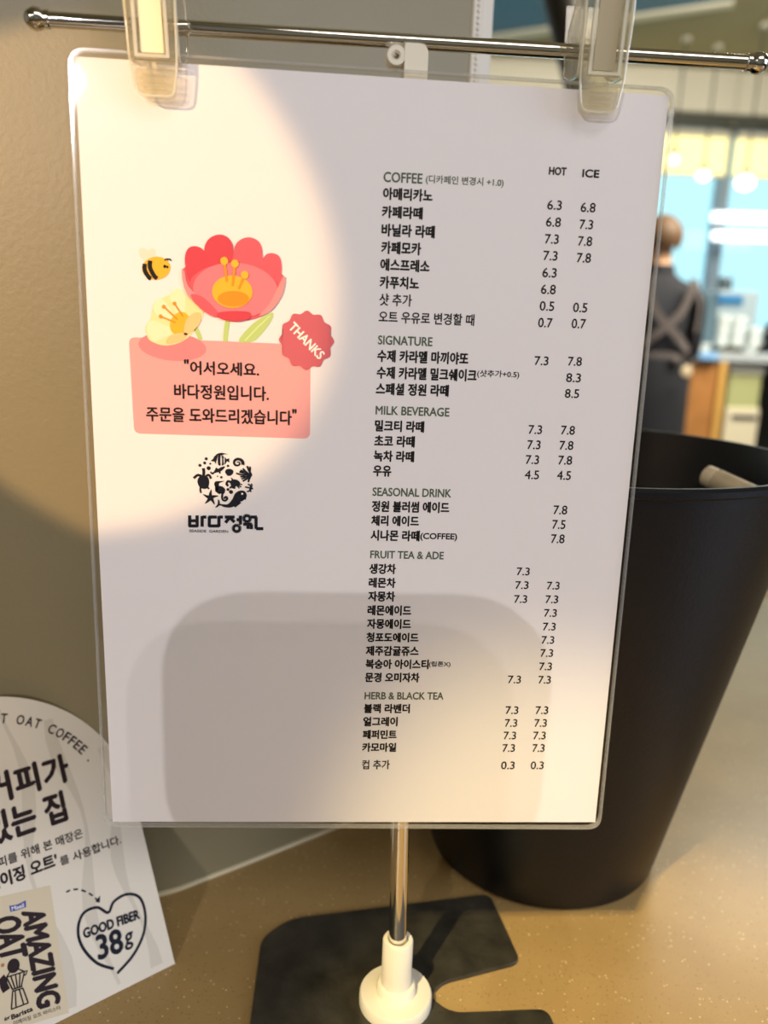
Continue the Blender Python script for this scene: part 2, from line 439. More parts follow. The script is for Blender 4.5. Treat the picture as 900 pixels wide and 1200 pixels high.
A = zp(420, 180, 2.8125); B = zp(420, 380, 2.8125); Cc = zp(400, 640, 3.0)
heads = [('COFFEE', A, 83, 210, 60, 93), ('SIGNATURE', B, 65, 243, 37, 66), ('MILK BEVERAGE', B, 57, 299, 269, 297),
         ('SEASONAL DRINK', B, 47, 305, 538, 565), ('FRUIT TEA & ADE', Cc, 102, 359, 16, 42), ('HERB & BLACK TEA', Cc, 82, 358, 513, 538)]
for t, fr, x0, x1, y0, y1 in heads:
    sheet_text('section_heading', t, fr, x0, x1, y0, y1, M_green, menu, 0.10)
items = [('아메리카노', A, 82, 243, 112, 151), ('카페라떼', A, 78, 210, 172, 211), ('바닐라 라떼', A, 77, 250, 231, 271),
         ('카페모카', A, 76, 205, 289, 329), ('에스프레소', A, 73, 233, 346, 385), ('카푸치노', A, 71, 198, 404, 443),
         ('수제 카라멜 마끼야또', B, 63, 361, 84, 123), ('수제 카라멜 밀크쉐이크', B, 61, 388, 139, 178), ('스페셜 정원 라떼', B, 58, 296, 193, 231),
         ('밀크티 라떼', B, 55, 215, 316, 352), ('초코 라떼', B, 53, 184, 366, 402), ('녹차 라떼', B, 51, 182, 416, 451), ('우유', B, 49, 107, 466, 500),
         ('정원 블러썸 에이드', B, 45, 298, 582, 617), ('체리 에이드', B, 43, 198, 630, 663), ('시나몬 라떼', B, 41, 200, 678, 712),
         ('생강차', Cc, 99, 190, 62, 96), ('레몬차', Cc, 97, 189, 111, 145), ('자몽차', Cc, 95, 187, 159, 193), ('레몬에이드', Cc, 93, 244, 208, 242),
         ('자몽에이드', Cc, 91, 243, 256, 289), ('청포도에이드', Cc, 89, 270, 304, 336), ('제주감귤쥬스', Cc, 87, 270, 351, 384),
         ('복숭아 아이스티', Cc, 86, 305, 398, 430), ('문경 오미자차', Cc, 84, 273, 445, 477),
         ('블랙 라벤더', Cc, 80, 239, 555, 586), ('얼그레이', Cc, 78, 196, 601, 632), ('페퍼민트', Cc, 76, 193, 647, 677), ('카모마일', Cc, 74, 191, 692, 722)]
for t, fr, x0, x1, y0, y1 in items:
    sheet_text('item_name', t, fr, x0, x1, y0, y1, M_ink, menu, 0.18)
light_items = [('샷 추가', A, 69, 175, 461, 500), ('오트 우유로 변경할 때', A, 67, 381, 518, 556), ('컵 추가', Cc, 73, 169, 752, 784)]
for t, fr, x0, x1, y0, y1 in light_items:
    sheet_text('item_name', t, fr, x0, x1, y0, y1, M_ink, menu, 0.10)
for t, fr, x0, x1, y0, y1 in [('(디카페인 변경시 +1.0)', A, 222, 478, 70, 101), ('(샷추가+0.5)', B, 391, 529, 150, 176), ('(립톤X)', Cc, 308, 383, 405, 426)]:
    sheet_text('item_note', t, fr, x0, x1, y0, y1, M_green if 'A' == 'B' or t.startswith('(디') else M_ink, menu, 0.06)
sheet_text('item_note', '(COFFEE)', B, 204, 324, 688, 713, M_ink, menu, 0.11)
for t, x0, x1, y0, y1 in [('HOT', 628, 684, 44, 69), ('ICE', 738, 792, 52, 77)]:
    sheet_text('column_heading', t, A, x0, x1, y0, y1, M_ink, menu, 0.14)
prices = [(A, '6.3', 622, 669, 153), (A, '6.8', 618, 666, 209), (A, '7.3', 614, 659, 265), (A, '7.3', 609, 655, 320), (A, '6.3', 606, 652, 376), (A, '6.8', 601, 649, 431),
          (A, '0.5', 597, 644, 486), (A, '0.7', 592, 638, 541),
          (A, '6.8', 732, 780, 161), (A, '7.3', 728, 772, 217), (A, '7.8', 723, 769, 272), (A, '7.8', 719, 765, 327), (A, '0.5', 707, 753, 491), (A, '0.7', 702, 748, 544),
          (B, '7.3', 580, 625, 105), (B, '7.8', 690, 735, 107), (B, '8.3', 684, 732, 161), (B, '8.5', 680, 726, 213), (B, '7.3', 560, 604, 332), (B, '7.8', 667, 712, 334),
          (B, '7.3', 556, 599, 382), (B, '7.8', 662, 707, 384), (B, '7.3', 551, 594, 431), (B, '7.8', 658, 703, 433), (B, '4.5', 548, 594, 481), (B, '4.5', 654, 699, 483),
          (B, '7.8', 642, 687, 597), (B, '7.5', 638, 681, 645), (B, '7.8', 634, 678, 692),
          (Cc, '7.3', 616, 661, 75), (Cc, '7.3', 611, 657, 123), (Cc, '7.3', 722, 766, 125), (Cc, '7.3', 607, 652, 172), (Cc, '7.3', 717, 761, 173), (Cc, '7.3', 712, 756, 221),
          (Cc, '7.3', 708, 752, 269), (Cc, '7.3', 703, 747, 316), (Cc, '7.3', 699, 743, 362), (Cc, '7.3', 695, 739, 409), (Cc, '7.3', 585, 630, 455), (Cc, '7.3', 692, 735, 456),
          (Cc, '7.3', 577, 621, 563), (Cc, '7.3', 682, 726, 563), (Cc, '7.3', 574, 617, 608), (Cc, '7.3', 678, 721, 608), (Cc, '7.3', 570, 613, 652), (Cc, '7.3', 674, 717, 652),
          (Cc, '7.3', 566, 609, 696), (Cc, '7.3', 671, 713, 696), (Cc, '0.3', 561, 608, 757), (Cc, '0.3', 665, 710, 757)]
for fr, t, x0, x1, y0 in prices:
    sheet_text('price', t, fr, x0, x1, y0, y0 + (31 if fr is A else 29 if fr is B else 27), M_ink, menu, 0.07)

# greeting card, flowers, bee and badge
D = zp(130, 250, 900 / 280.0)
M_pink = mat('pink_print', (240, 168, 166), rough=0.55, spec=0.2)
M_pink2 = mat('deep_pink_print', (226, 138, 142), rough=0.55, spec=0.2)
M_red = mat('red_petal_print', (214, 70, 84), rough=0.55, spec=0.2)
M_red2 = mat('rose_petal_print', (226, 96, 108), rough=0.55, spec=0.2)
M_red3 = mat('light_rose_print', (236, 128, 138), rough=0.55, spec=0.2)
M_rede = mat('petal_rim_print', (240, 150, 152), rough=0.55, spec=0.2)
M_badge = mat('badge_print', (208, 102, 112), rough=0.55, spec=0.2)
M_yel = mat('yellow_print', (246, 186, 52), rough=0.55, spec=0.2)
M_yel2 = mat('amber_print', (232, 150, 34), rough=0.55, spec=0.2)
M_cream = mat('cream_petal_print', (252, 230, 168), rough=0.55, spec=0.2)
M_cream2 = mat('peach_petal_print', (246, 204, 140), rough=0.55, spec=0.2)
M_cream3 = mat('pale_cream_print', (254, 238, 196), rough=0.55, spec=0.2)
M_leaf = mat('leaf_print', (190, 214, 128), rough=0.55, spec=0.2)
M_leaf2 = mat('leaf_vein_print', (214, 228, 160), rough=0.55, spec=0.2)
M_wp = mat('white_print', (252, 246, 240), rough=0.55, spec=0.2)
M_wing = mat('wing_print', (236, 226, 206), rough=0.55, spec=0.2)
M_navy = mat('navy_ink', (16, 20, 34), rough=0.55, spec=0.2)

card = patch('greeting_card', rounded([D(67, 466), D(88, 829), D(750, 849), D(752, 496)], 0.0026, 6), M_pink, menu, 1)
patch('card_shade', ell(*D(232, 502), 0.0125, 0.0052, -0.05), M_pink2, card, 2)
for t, x0, x1, y0, y1 in [('"', 277, 292, 551, 566), ('어서오세요.', 300, 557, 556, 606), ('바다정원입니다.', 240, 594, 642, 696), ('주문을 도와드리겠습니다', 135, 680, 728, 782), ('"', 684, 698, 738, 753)]:
    sheet_text('greeting_text', t, D, x0, x1, y0, y1, M_ink, card, 0.14, 4)
# stems and leaf first, then the blossoms on top
patch('stem', stroke([D(440, 400), D(434, 440), D(431, 482)], 0.0018), M_leaf, menu, 3)
patch('stem', stroke([D(318, 430), D(330, 455), D(338, 476)], 0.0017), M_leaf, menu, 3)
lf = patch('leaf', [D(482, 482), D(510, 440), D(555, 400), D(608, 374), D(606, 400), D(575, 445), D(535, 482)], M_leaf, menu, 3, 6)
patch('leaf_vein', stroke([D(505, 480), D(550, 432), D(600, 385)], 0.0006), M_leaf2, lf, 4)
fl = patch('pink_flower', [D(282, 200), D(268, 220), D(275, 268), D(300, 320), D(345, 362), D(400, 392), D(460, 405), D(540, 398), D(600, 368), D(640, 318), D(656, 262), D(650, 235), D(630, 220), D(560, 170), D(430, 150), D(330, 160)], M_red2, menu, 4, 6)
def petal(pts, m, layer, rim=True, nm='petal'):
    p = patch(nm, pts, m, fl, layer, 6)
    return p
petal([D(283, 215), D(279, 165), D(292, 132), D(320, 124), D(352, 142), D(372, 200), D(378, 270), D(330, 290), D(298, 260)], M_red, 6)
petal([D(620, 230), D(640, 232), D(643, 190), D(632, 160), D(605, 150), D(580, 160), D(560, 200), D(540, 270), D(580, 270)], M_red2, 6)
petal([D(352, 165), D(355, 120), D(375, 92), D(410, 80), D(442, 92), D(460, 125), D(458, 180), D(440, 260), D(400, 265), D(365, 215)], M_red, 7)
petal([D(462, 150), D(472, 115), D(500, 94), D(530, 92), D(558, 108), D(570, 140), D(566, 190), D(530, 250), D(480, 255), D(460, 200)], M_red2, 7)
patch('flower_cup', [D(300, 262), D(340, 215), D(400, 195), D(462, 190), D(530, 196), D(590, 222), D(625, 262), D(610, 320), D(560, 358), D(500, 372), D(430, 372), D(360, 345)], M_red3 if False else M_red2, fl, 8, 6)
patch('flower_glow', ell(*D(470, 290), 0.0155, 0.0098), M_red3, fl, 9)
petal([D(268, 212), D(278, 220), D(290, 270), D(320, 305), D(350, 345), D(300, 322), D(274, 270)], M_rede, 10)
petal([D(650, 238), D(657, 258), D(642, 315), D(602, 368), D(560, 385), D(598, 340), D(626, 285)], M_rede, 10)
petal([D(303, 305), D(340, 312), D(380, 345), D(405, 378), D(388, 390), D(345, 365), D(312, 330)], M_red2, 11)
petal([D(400, 378), D(430, 370), D(480, 368), D(525, 374), D(520, 398), D(470, 408), D(415, 398)], M_red, 12)
patch('flower_centre', ell(*D(458, 296), 0.0074, 0.0058, 0.05), M_yel, fl, 13)
patch('centre_shade', ell(*D(462, 322), 0.0058, 0.0028, 0.05), M_yel2, fl, 14)
for (x0, y0, x1, y1) in ((438, 258, 428, 180), (459, 275, 468, 190), (482, 285, 505, 232)):
    patch('stamen', stroke([D(x0, y0), D(x1, y1)], 0.0009), M_yel2, fl, 15)
    patch('stamen_tip', ell(*D(x1, y1), 0.0014, 0.0014), M_yel, fl, 16)
yf = patch('cream_flower', [D(140, 470), D(130, 430), D(150, 395), D(160, 345), D(190, 320), D(225, 305), D(262, 285), D(290, 315), D(340, 350), D(346, 390), D(318, 440), D(270, 482), D(210, 498), D(165, 488)], M_cream, menu, 3, 6)
patch('petal', [D(160, 345), D(185, 320), D(215, 345), D(240, 400), D(200, 400), D(170, 380)], M_cream3, yf, 4, 6)
patch('petal', [D(222, 305), D(252, 282), D(278, 300), D(280, 360), D(262, 395), D(235, 350)], M_cream3, yf, 4, 6)
patch('petal', [D(135, 440), D(150, 405), D(200, 420), D(245, 440), D(200, 470), D(160, 480)], M_cream3, yf, 4, 6)
patch('petal', [D(285, 400), D(315, 375), D(338, 378), D(335, 415), D(300, 450), D(275, 455)], M_cream2, yf, 6, 6)
patch('petal', [D(210, 490), D(222, 462), D(265, 450), D(290, 455), D(262, 482)], M_cream2, yf, 6, 6)
patch('flower_centre', ell(*D(260, 415), 0.0034, 0.0044, -0.5), M_yel, yf, 5)
for (x0, y0, x1, y1) in ((250, 412), (255, 400), (270, 388)) and ((245, 412, 188, 388), (252, 400, 200, 352), (272, 388, 240, 340)):
    patch('stamen', stroke([D(x0, y0), D(x1, y1)], 0.0006), M_yel2, yf, 7)
    patch('stamen_tip', ell(*D(x1, y1), 0.0007, 0.0007), M_yel2, yf, 8)
bee = patch('bee', ell(*D(171, 207), 0.0052, 0.0040, 0.25), M_yel, menu, 3)
patches('stripe', [stroke(catmull([D(128, 190), D(128, 215), D(143, 240), D(152, 246)], 6, False), [0.0016] * 18 + [0.0012]),
                   stroke(catmull([D(148, 178), D(148, 205), D(163, 235), D(175, 246)], 6, False), [0.0016] * 18 + [0.0012])], M_ink, bee, 4)
patches('face', [ell(*D(203, 200), 0.0005, 0.0006), ell(*D(213, 202), 0.0004, 0.0005), stroke(catmull([D(202, 178), D(210, 172), D(218, 175)], 5, False), 0.0005), stroke(catmull([D(212, 176), D(220, 172), D(228, 179)], 5, False), 0.0005)], M_ink, bee, 5)
patches('wing', [ell(*D(132, 158), 0.0030, 0.0018, -0.8), ell(*D(150, 158), 0.0026, 0.0015, 1.1)], M_wing, bee, 2)
bc = D(737, 479)
badge = patch('thanks_badge', [(bc[0] + (0.0098 + 0.00055 * math.cos(12 * t)) * math.cos(t), bc[1] + (0.0104 + 0.00055 * math.cos(12 * t)) * math.sin(t)) for t in (2 * PI * k / 144 for k in range(144))], M_badge, menu, 5)
sheet_text('badge_text', 'THANKS', D, 655, 819, 460, 494, M_wp, badge, 0.13, 6, angle=math.radians(-44))

# sea garden logo
Lg = zp(215, 525, 9.0)
def lp(*pts): return [Lg(x, y) for x, y in pts]
logo = patches('sea_garden_logo', [catmull(lp((155, 320), (200, 285), (250, 300), (272, 350), (262, 410), (225, 432), (175, 415), (150, 370)), 4)], M_navy, menu, 2)
def lg(nm, polys): return patches(nm, polys, M_navy, logo, 3)
lg('turtle_limb', [stroke(catmull(lp((212, 290), (215, 250), (210, 212)), 5, False), 0.0011), stroke(catmull(lp((190, 295), (150, 285), (108, 318)), 5, False), 0.0010),
                   stroke(catmull(lp((240, 292), (270, 285), (292, 322)), 5, False), 0.0009), stroke(lp((180, 410), (178, 445), (186, 474)), 0.0007), stroke(lp((250, 410), (270, 432)), 0.0007)])
lg('striped_fish', [catmull(lp((315, 110), (345, 70), (365, 62), (355, 110), (345, 150), (340, 165)), 4), catmull(lp((290, 135), (320, 112), (335, 140), (318, 142)), 3),
                    catmull(lp((368, 75), (392, 80), (385, 130), (392, 180), (368, 178), (362, 130)), 4), catmull(lp((402, 82), (425, 90), (420, 130), (425, 175), (405, 180), (412, 130)), 4),
                    catmull(lp((432, 95), (455, 115), (462, 130), (445, 165), (432, 172), (440, 130)), 4), catmull(lp((455, 120), (485, 108), (478, 128), (488, 150), (460, 138)), 3),
                    catmull(lp((345, 68), (400, 50), (470, 66), (430, 66), (400, 78)), 4)])
sp = []
for k in range(40):
    t = k / 39.0; a = 0.4 - t * 4.4 * PI / 2 * 1.35; r = 58 * (1 - t) + 6 * t
    sp.append(Lg(572 + r * math.cos(a), 158 + r * 0.88 * math.sin(a)))
lg('spiral_shell', [stroke(sp, [0.0010 * (1 - k / 39.0) + 0.0003 for k in range(40)])])
lg('small_fish', [catmull(lp((285, 262), (320, 250), (345, 205), (365, 218), (400, 200), (440, 195), (415, 230), (385, 250), (350, 258), (305, 270)), 4), stroke(lp((285, 250), (300, 270), (322, 268)), 0.0006), stroke(lp((375, 245), (388, 268)), 0.0006)])
lg('scallop_shell', [catmull(lp((440, 255), (450, 228), (485, 218), (520, 232), (526, 260), (500, 290), (465, 290)), 4)])
lg('coral', [stroke(lp((725, 285), (690, 280), (640, 262), (590, 250)), 0.0008), stroke(lp((700, 282), (660, 250), (625, 215)), 0.0007), stroke(lp((690, 280), (640, 285), (585, 275), (555, 265)), 0.0007), stroke(lp((715, 280), (690, 235), (672, 190)), 0.0008),
             stroke(lp((700, 255), (705, 215), (700, 195)), 0.0007), stroke(lp((700, 290), (660, 305), (600, 300)), 0.0007), stroke(lp((705, 290), (675, 320), (625, 350)), 0.0007), stroke(lp((710, 292), (690, 335), (685, 360)), 0.0007), stroke(lp((655, 245), (620, 240), (600, 232)), 0.0006), stroke(lp((660, 305), (635, 320), (610, 325)), 0.0006)])
lg('crab', [catmull(lp((490, 355), (520, 332), (565, 335), (598, 365), (590, 395), (550, 405), (545, 430), (510, 420), (500, 390)), 4), stroke(catmull(lp((500, 360), (470, 350), (455, 380), (475, 398)), 4, False), 0.0009), stroke(lp((520, 335), (505, 315)), 0.0005),
            stroke(lp((590, 380), (620, 385)), 0.0005), stroke(lp((580, 395), (612, 410)), 0.0005), stroke(lp((570, 402), (590, 425)), 0.0005), stroke(lp((505, 405), (490, 425)), 0.0007)])
lg('small_coral', [stroke(lp((735, 430), (700, 420), (650, 410)), 0.0006), stroke(lp((720, 425), (700, 390), (680, 380)), 0.0006), stroke(lp((715, 430), (690, 455), (670, 460)), 0.0006), stroke(lp((715, 425), (722, 390), (715, 375)), 0.0006), stroke(lp((700, 420), (712, 465)), 0.0006)])
lg('seahorse', [catmull(lp((325, 375), (340, 350), (365, 350), (432, 348), (375, 372), (365, 395), (410, 405), (440, 435), (432, 475), (415, 485), (400, 455), (385, 485), (365, 478), (335, 452), (358, 445), (365, 425), (335, 410)), 4),
                stroke(catmull(lp((418, 455), (408, 510), (415, 545), (440, 555), (462, 535), (452, 515), (435, 522), (440, 535)), 4, False), 0.0008)])
lg('starfish', [stroke([Lg(285, 522), Lg(285 + 42 * math.cos(a), 522 + 42 * math.sin(a)), Lg(285 + 84 * math.cos(a + .1), 522 + 84 * math.sin(a + .1))], [0.0017, 0.0010, 0.0003]) for a in [-PI / 2 + k * 2 * PI / 5 for k in range(5)]])
lg('whale', [catmull(lp((365, 540), (382, 560), (385, 585), (420, 592), (470, 590), (515, 540), (545, 480), (590, 450), (640, 452), (668, 490), (660, 530), (655, 545), (610, 580), (575, 605), (545, 628), (540, 615), (490, 628), (430, 622), (385, 605), (360, 622), (335, 625), (362, 590)), 4)])
patches('whale_mark', [ell(*Lg(620, 482), 0.0004, 0.0004), stroke(lp((602, 572), (630, 562), (650, 545)), 0.0004)], M_wp, logo, 4)
lg('bubble', [ell(*Lg(x, y), r, r, n=12) for x, y, r in ((240, 113, .00062), (224, 157, .0006), (175, 182, .0006), (283, 165, .0004), (266, 212, .0008), (470, 188, .0005), (400, 308, .0005), (360, 298, .0003), (470, 437, .0006), (502, 463, .0008))])
# word mark drawn with even strokes
Lw = zp(200, 520, 6.923)
def wp(*pts): return [Lw(x, y) for x, y in pts]
bw = 0.00125
def seg(*pts): return stroke(wp(*pts), bw)
def ring(cx, cy, r):
    c = Lw(cx, cy); R0 = Lw(cx + r, cy)[0] - c[0]
    pts = [(c[0] + R0 * math.cos(2 * PI * k / 28), c[1] + R0 * math.sin(2 * PI * k / 28)) for k in range(29)]
    return [stroke([pts[k], pts[k + 1]], bw) for k in range(28)]
lg('wordmark', [seg((155, 580), (155, 672)), seg((215, 580), (215, 672)), seg((150, 624), (218, 624)), seg((148, 666), (222, 666)), seg((256, 586), (256, 672)), seg((256, 594), (290, 594)),
                seg((308, 594), (375, 594)), seg((314, 590), (314, 672)), seg((308, 666), (395, 666)), seg((392, 586), (392, 672)), seg((392, 594), (424, 594)),
                seg((440, 594), (520, 594)), seg((482, 594), (445, 640)), seg((484, 600), (518, 636)), seg((566, 582), (566, 656)), seg((535, 616), (566, 616)),
                seg((588, 652), (660, 652)), seg((628, 652), (628, 690)), seg((655, 652), (655, 692)), seg((650, 594), (700, 594)), seg((693, 594), (693, 690)), seg((693, 688), (752, 688))]
   + ring(536, 686, 27) + ring(620, 606, 26))
sheet_text('logo_small_text', 'SEASIDE  GARDEN', Lw, 152, 466, 695, 716, M_navy, logo, 0.02, 3)

# ------------------------------------------------------------------ the stand: rod, pole, socket and base plate
PX, PY = 0.1262, 0.0080
stand = thing('menu_stand', 'chrome menu stand with a T-bar, white socket and flat black base plate', 'stand', (PX, PY, CT))
bm = bmesh.new()
bp = rounded([(0.0595, 0.0500), (0.073, 0.0640), (0.186, 0.0815), (0.1922, 0.0310), (0.1500, 0.0190), (0.1430, 0.0105), (0.152, 0.0010), (0.1985, 0.0020), (0.2010, -0.050), (0.058, -0.058)],
             [0.006, 0.010, 0.006, 0.006, 0.012, 0.006, 0.008, 0.006, 0.006, 0.006], 5)
a_prism(bm, bp, lambda p: Vector((p[0], p[1], CT + 0.0002)), lambda p: Vector((p[0], p[1], CT + 0.0024)))
ob = obj('base_plate', bm, M_plate, stand, smooth=False)
bv = ob.modifiers.new('edge', 'BEVEL'); bv.width = 0.0006; bv.segments = 2; bv.limit_method = 'ANGLE'
bm = bmesh.new()
a_lathe(bm, [(0.0172, 0.0025), (0.0172, 0.0072), (0.0166, 0.0082), (0.0110, 0.0084)], (PX, PY, CT), 48)
a_lathe(bm, [(0.0092, 0.0082), (0.0092, 0.0122), (0.0086, 0.0130), (0.0072, 0.0132)], (PX, PY, CT), 40)
obj('foot', bm, M_white, stand)
bm = bmesh.new()
a_lathe(bm, [(0.0071, 0.0130), (0.0071, 0.0365), (0.0066, 0.0372), (0.0049, 0.0372), (0.0047, 0.0360)], (PX, PY, CT), 40)
obj('socket', bm, M_white, stand)
hb = at_y(489, 72, 0.006)
bm = bmesh.new()
a_tube(bm, [(PX, PY, CT + 0.030), (hb.x, 0.0094, hb.z - 0.010)], 0.0042, 32)
obj('pole', bm, M_chrome, stand)
r0 = at_y(42, 22, 0.010); r1 = at_y(888, 74, 0.010)
bm = bmesh.new(); a_tube(bm, [r0, r1], 0.0026, 20)
rod = obj('crossbar', bm, M_chrome, stand)
for c in (r0, r1):
    bm = bmesh.new(); d = (r1 - r0).normalized()
    a_lathe(bm, [(0, -0.0040), (0.0016, -0.0037), (0.0030, -0.0026), (0.0039, -0.0004), (0.0036, 0.0016), (0.0027, 0.0030), (0.0031, 0.0033), (0.0031, 0.0046), (0.0026, 0.0050)] if c is r0 else
            [(0.0026, -0.0050), (0.0031, -0.0046), (0.0031, -0.0033), (0.0027, -0.0030), (0.0036, -0.0016), (0.0039, 0.0004), (0.0030, 0.0026), (0.0016, 0.0037), (0, 0.0040)], c, 28, d)
    obj('end_ball', bm, M_chrome, rod)
# white hinge bracket that joins the pole to the crossbar
hb = at_y(489, 72, 0.006)
bm = bmesh.new()
bp = rounded([(hb.x - 0.0048, hb.z - 0.016), (hb.x - 0.0048, hb.z + 0.0050), (hb.x + 0.0036, hb.z + 0.0050), (hb.x + 0.0036, hb.z - 0.016)], [0.001, 0.001, 0.0034, 0.001], 6)
a_prism(bm, bp, lambda p: Vector((p[0], 0.0032, p[1])), lambda p: Vector((p[0], 0.0150, p[1])))
br = obj('hinge_bracket', bm, M_white, stand)
sc_ = at_y(464.5, 65, 0.004)
bm = bmesh.new(); a_lathe(bm, [(0.0036, -0.0060), (0.0036, 0.0), (0.0032, 0.0006), (0.0016, 0.0006), (0.0014, 0.0002), (0, 0.0002)], sc_, 28, Vector((0, -1, 0)))
a_box(bm, (sc_.x, sc_.y + 0.001, sc_.z - 0.003), (hb.x, sc_.y + 0.006, sc_.z + 0.003), 0.0005)
kn = obj('hinge_knob', bm, M_white, br)
bm = bmesh.new(); a_lathe(bm, [(0.0010, 0.0), (0.0010, 0.0009), (0.0004, 0.0010), (0, 0.0006)], sc_ + Vector((0, -0.0001, 0)), 14, Vector((0, -1, 0)))
obj('hinge_screw', bm, mat('dull_screw', (120, 110, 90), rough=0.4, metal=1.0), br)

# ------------------------------------------------------------------ clear clips
M_pad = mat('cream_insert', (250, 232, 190), rough=0.5)
def clip(u, v_bot, label, pad_mat, lean, seed, sx=1.0):
    """u: middle of the clip where it crosses the crossbar; jaws bite the top of the sheet"""
    k = (u - 42) / (888 - 42.0)
    c = r0 + (r1 - r0) * k                       # point on the crossbar
    zb = at_y(u, v_bot, -0.006).z - c.z
    t = thing('clear_clip', label, 'clip', (c.x, c.y, c.z), 'clear clips that hold the menu')
    def W3(p, y):
        return Vector((c.x + p[0] + lean * p[1], y, c.z + p[1]))
    top = 0.021
    # front lever / jaw: broad shoulders, narrowing to a rounded tip
    outl = rounded([(-0.0062, zb), (-0.0078, zb + 0.010), (-0.0086, 0.008), (-0.0080, top), (0.0080, top), (0.0086, 0.008), (0.0078, zb + 0.010), (0.0062, zb)],
                   [0.003, 0.003, 0.01, 0.002, 0.002, 0.01, 0.003, 0.003], 5)
    outl = [(p[0] * sx, p[1]) for p in outl]
    bm = bmesh.new(); a_prism(bm, outl, lambda p: W3(p, -0.0064), lambda p: W3(p, -0.0050))
    fj = obj('front_jaw', bm, M_acryl, t, smooth=False)
    bm = bmesh.new()
    lp_ = [W3(p, -0.0065) for p in outl]; a_tube(bm, lp_ + [lp_[0]], 0.00038, 6, cap=False)  # thin tube added to draw the bright edge highlight
    obj('edge_glint', bm, M_edge, t)
    # gripping tip block, thick enough to reach the film
    tip = rounded([(-0.0060, zb + 0.0004), (-0.0072, zb + 0.009), (0.0072, zb + 0.009), (0.0060, zb + 0.0004)], 0.002, 4)
    bm = bmesh.new(); a_prism(bm, tip, lambda p: W3(p, -0.0049), lambda p: W3(p, -0.0015))
    for kk in range(3):
        a_box(bm, W3((-0.004, zb + 0.002 + kk * 0.0022), -0.0072), W3((0.004, zb + 0.0028 + kk * 0.0022), -0.0062), 0.0002, 1)
    obj('grip_pad', bm, M_acryl, t, smooth=False)
    # raised window frame
    fx, f0, f1 = 0.0046, zb + 0.0125, 0.0145
    bm = bmesh.new()
    for lo, hi in (((-fx - 0.0012, f0 - 0.001), (-fx, f1 + 0.001)), ((fx, f0 - 0.001), (fx + 0.0012, f1 + 0.001)), ((-fx, f0 - 0.001), (fx, f0)), ((-fx, f1), (fx, f1 + 0.001))):
        a_prism(bm, [(lo[0], lo[1]), (hi[0], lo[1]), (hi[0], hi[1]), (lo[0], hi[1])], lambda p: W3(p, -0.0086), lambda p: W3(p, -0.0064))
    obj('window_frame', bm, M_edge, t, smooth=False)
    bm = bmesh.new(); pd = rounded([(-0.0038, f0 + 0.0008), (-0.0038, f1 - 0.0008), (0.0038, f1 - 0.0008), (0.0038, f0 + 0.0008)], 0.0006, 3)
    a_prism(bm, pd, lambda p: W3(p, -0.0072), lambda p: W3(p, -0.0065)); obj('window_insert', bm, pad_mat, t, smooth=False)
    # side cheeks that carry the pivot
    for s in (-1, 1):
        bm = bmesh.new()
        ch = rounded([(-0.0050, zb + 0.012), (-0.0050, top - 0.002), (0.004, top - 0.002), (0.0150, 0.007), (0.0150, -0.007), (0.005, zb + 0.013)], 0.002, 4)
        x0 = s * 0.0084 * sx
        a_prism(bm, ch, lambda p: Vector((c.x + x0 - s * 0.0014 + lean * p[1], p[0], c.z + p[1])), lambda p: Vector((c.x + x0 + lean * p[1], p[0], c.z + p[1])))
        obj('side_cheek', bm, M_acryl, t, smooth=False)
        bm = bmesh.new(); lp_ = [Vector((c.x + x0 + lean * p[1], p[0], c.z + p[1])) for p in ch]
        a_tube(bm, lp_ + [lp_[0]], 0.00035, 6, cap=False); obj('cheek_glint', bm, M_edge, t)  # added tube, highlight painted along the cheek outline
    # collar round the crossbar, rear jaw behind it
    bm = bmesh.new(); d = (r1 - r0).normalized()
    a_lathe(bm, [(0.0028, -0.0066), (0.0044, -0.0066), (0.0044, 0.0066), (0.0028, 0.0066), (0.0028, -0.0066)], c, 28, d, cap=False)
    obj('bar_collar', bm, M_acryl, t)
    rj = rounded([(-0.0055, zb + 0.001), (-0.0066, 0.004), (-0.0066, 0.012), (0.0066, 0.012), (0.0066, 0.004), (0.0055, zb + 0.001)], 0.002, 4)
    bm = bmesh.new(); 
    def rear(p, dy):
        y = 0.0012 + max(0.0, min(1.0, (p[1] - (zb + 0.006)) / 0.012)) * 0.0150 + max(0, p[1]) * 0.25
        return Vector((c.x + p[0] + lean * p[1], y + dy, c.z + p[1]))
    lev = [0, .25, .5, .62, .75, 1.0]
    L_ = [[(s * (0.0060 + 0.0024 * min(1, q_ * 2)), zb + 0.001 + q_ * (0.018 - zb)) for s in (-1, 1)] for q_ in lev]
    rows = [[bm.verts.new(rear(p, dy)) for p in row for dy in (0, 0.0013)] for row in L_]
    for a_, b_ in zip(rows, rows[1:]):
        for i, j in ((0, 2), (2, 3), (3, 1), (1, 0)):
            bm.faces.new((a_[i], a_[j], b_[j], b_[i]))
    bm.faces.new([rows[0][i] for i in (0, 1, 3, 2)]); bm.faces.new([rows[-1][i] for i in (0, 2, 3, 1)])
    obj('rear_jaw', bm, M_acryl, t, smooth=False)
    return t
clip(180, 113, 'left clear plastic clip with a cream window, at the flower end of the menu', M_pad, -0.05, 1, 1.0)
clip(684, 131, 'right clear plastic clip with a grey window, above the price columns', mat('grey_insert', (176, 164, 132), rough=0.35), 0.03, 2, 1.0)

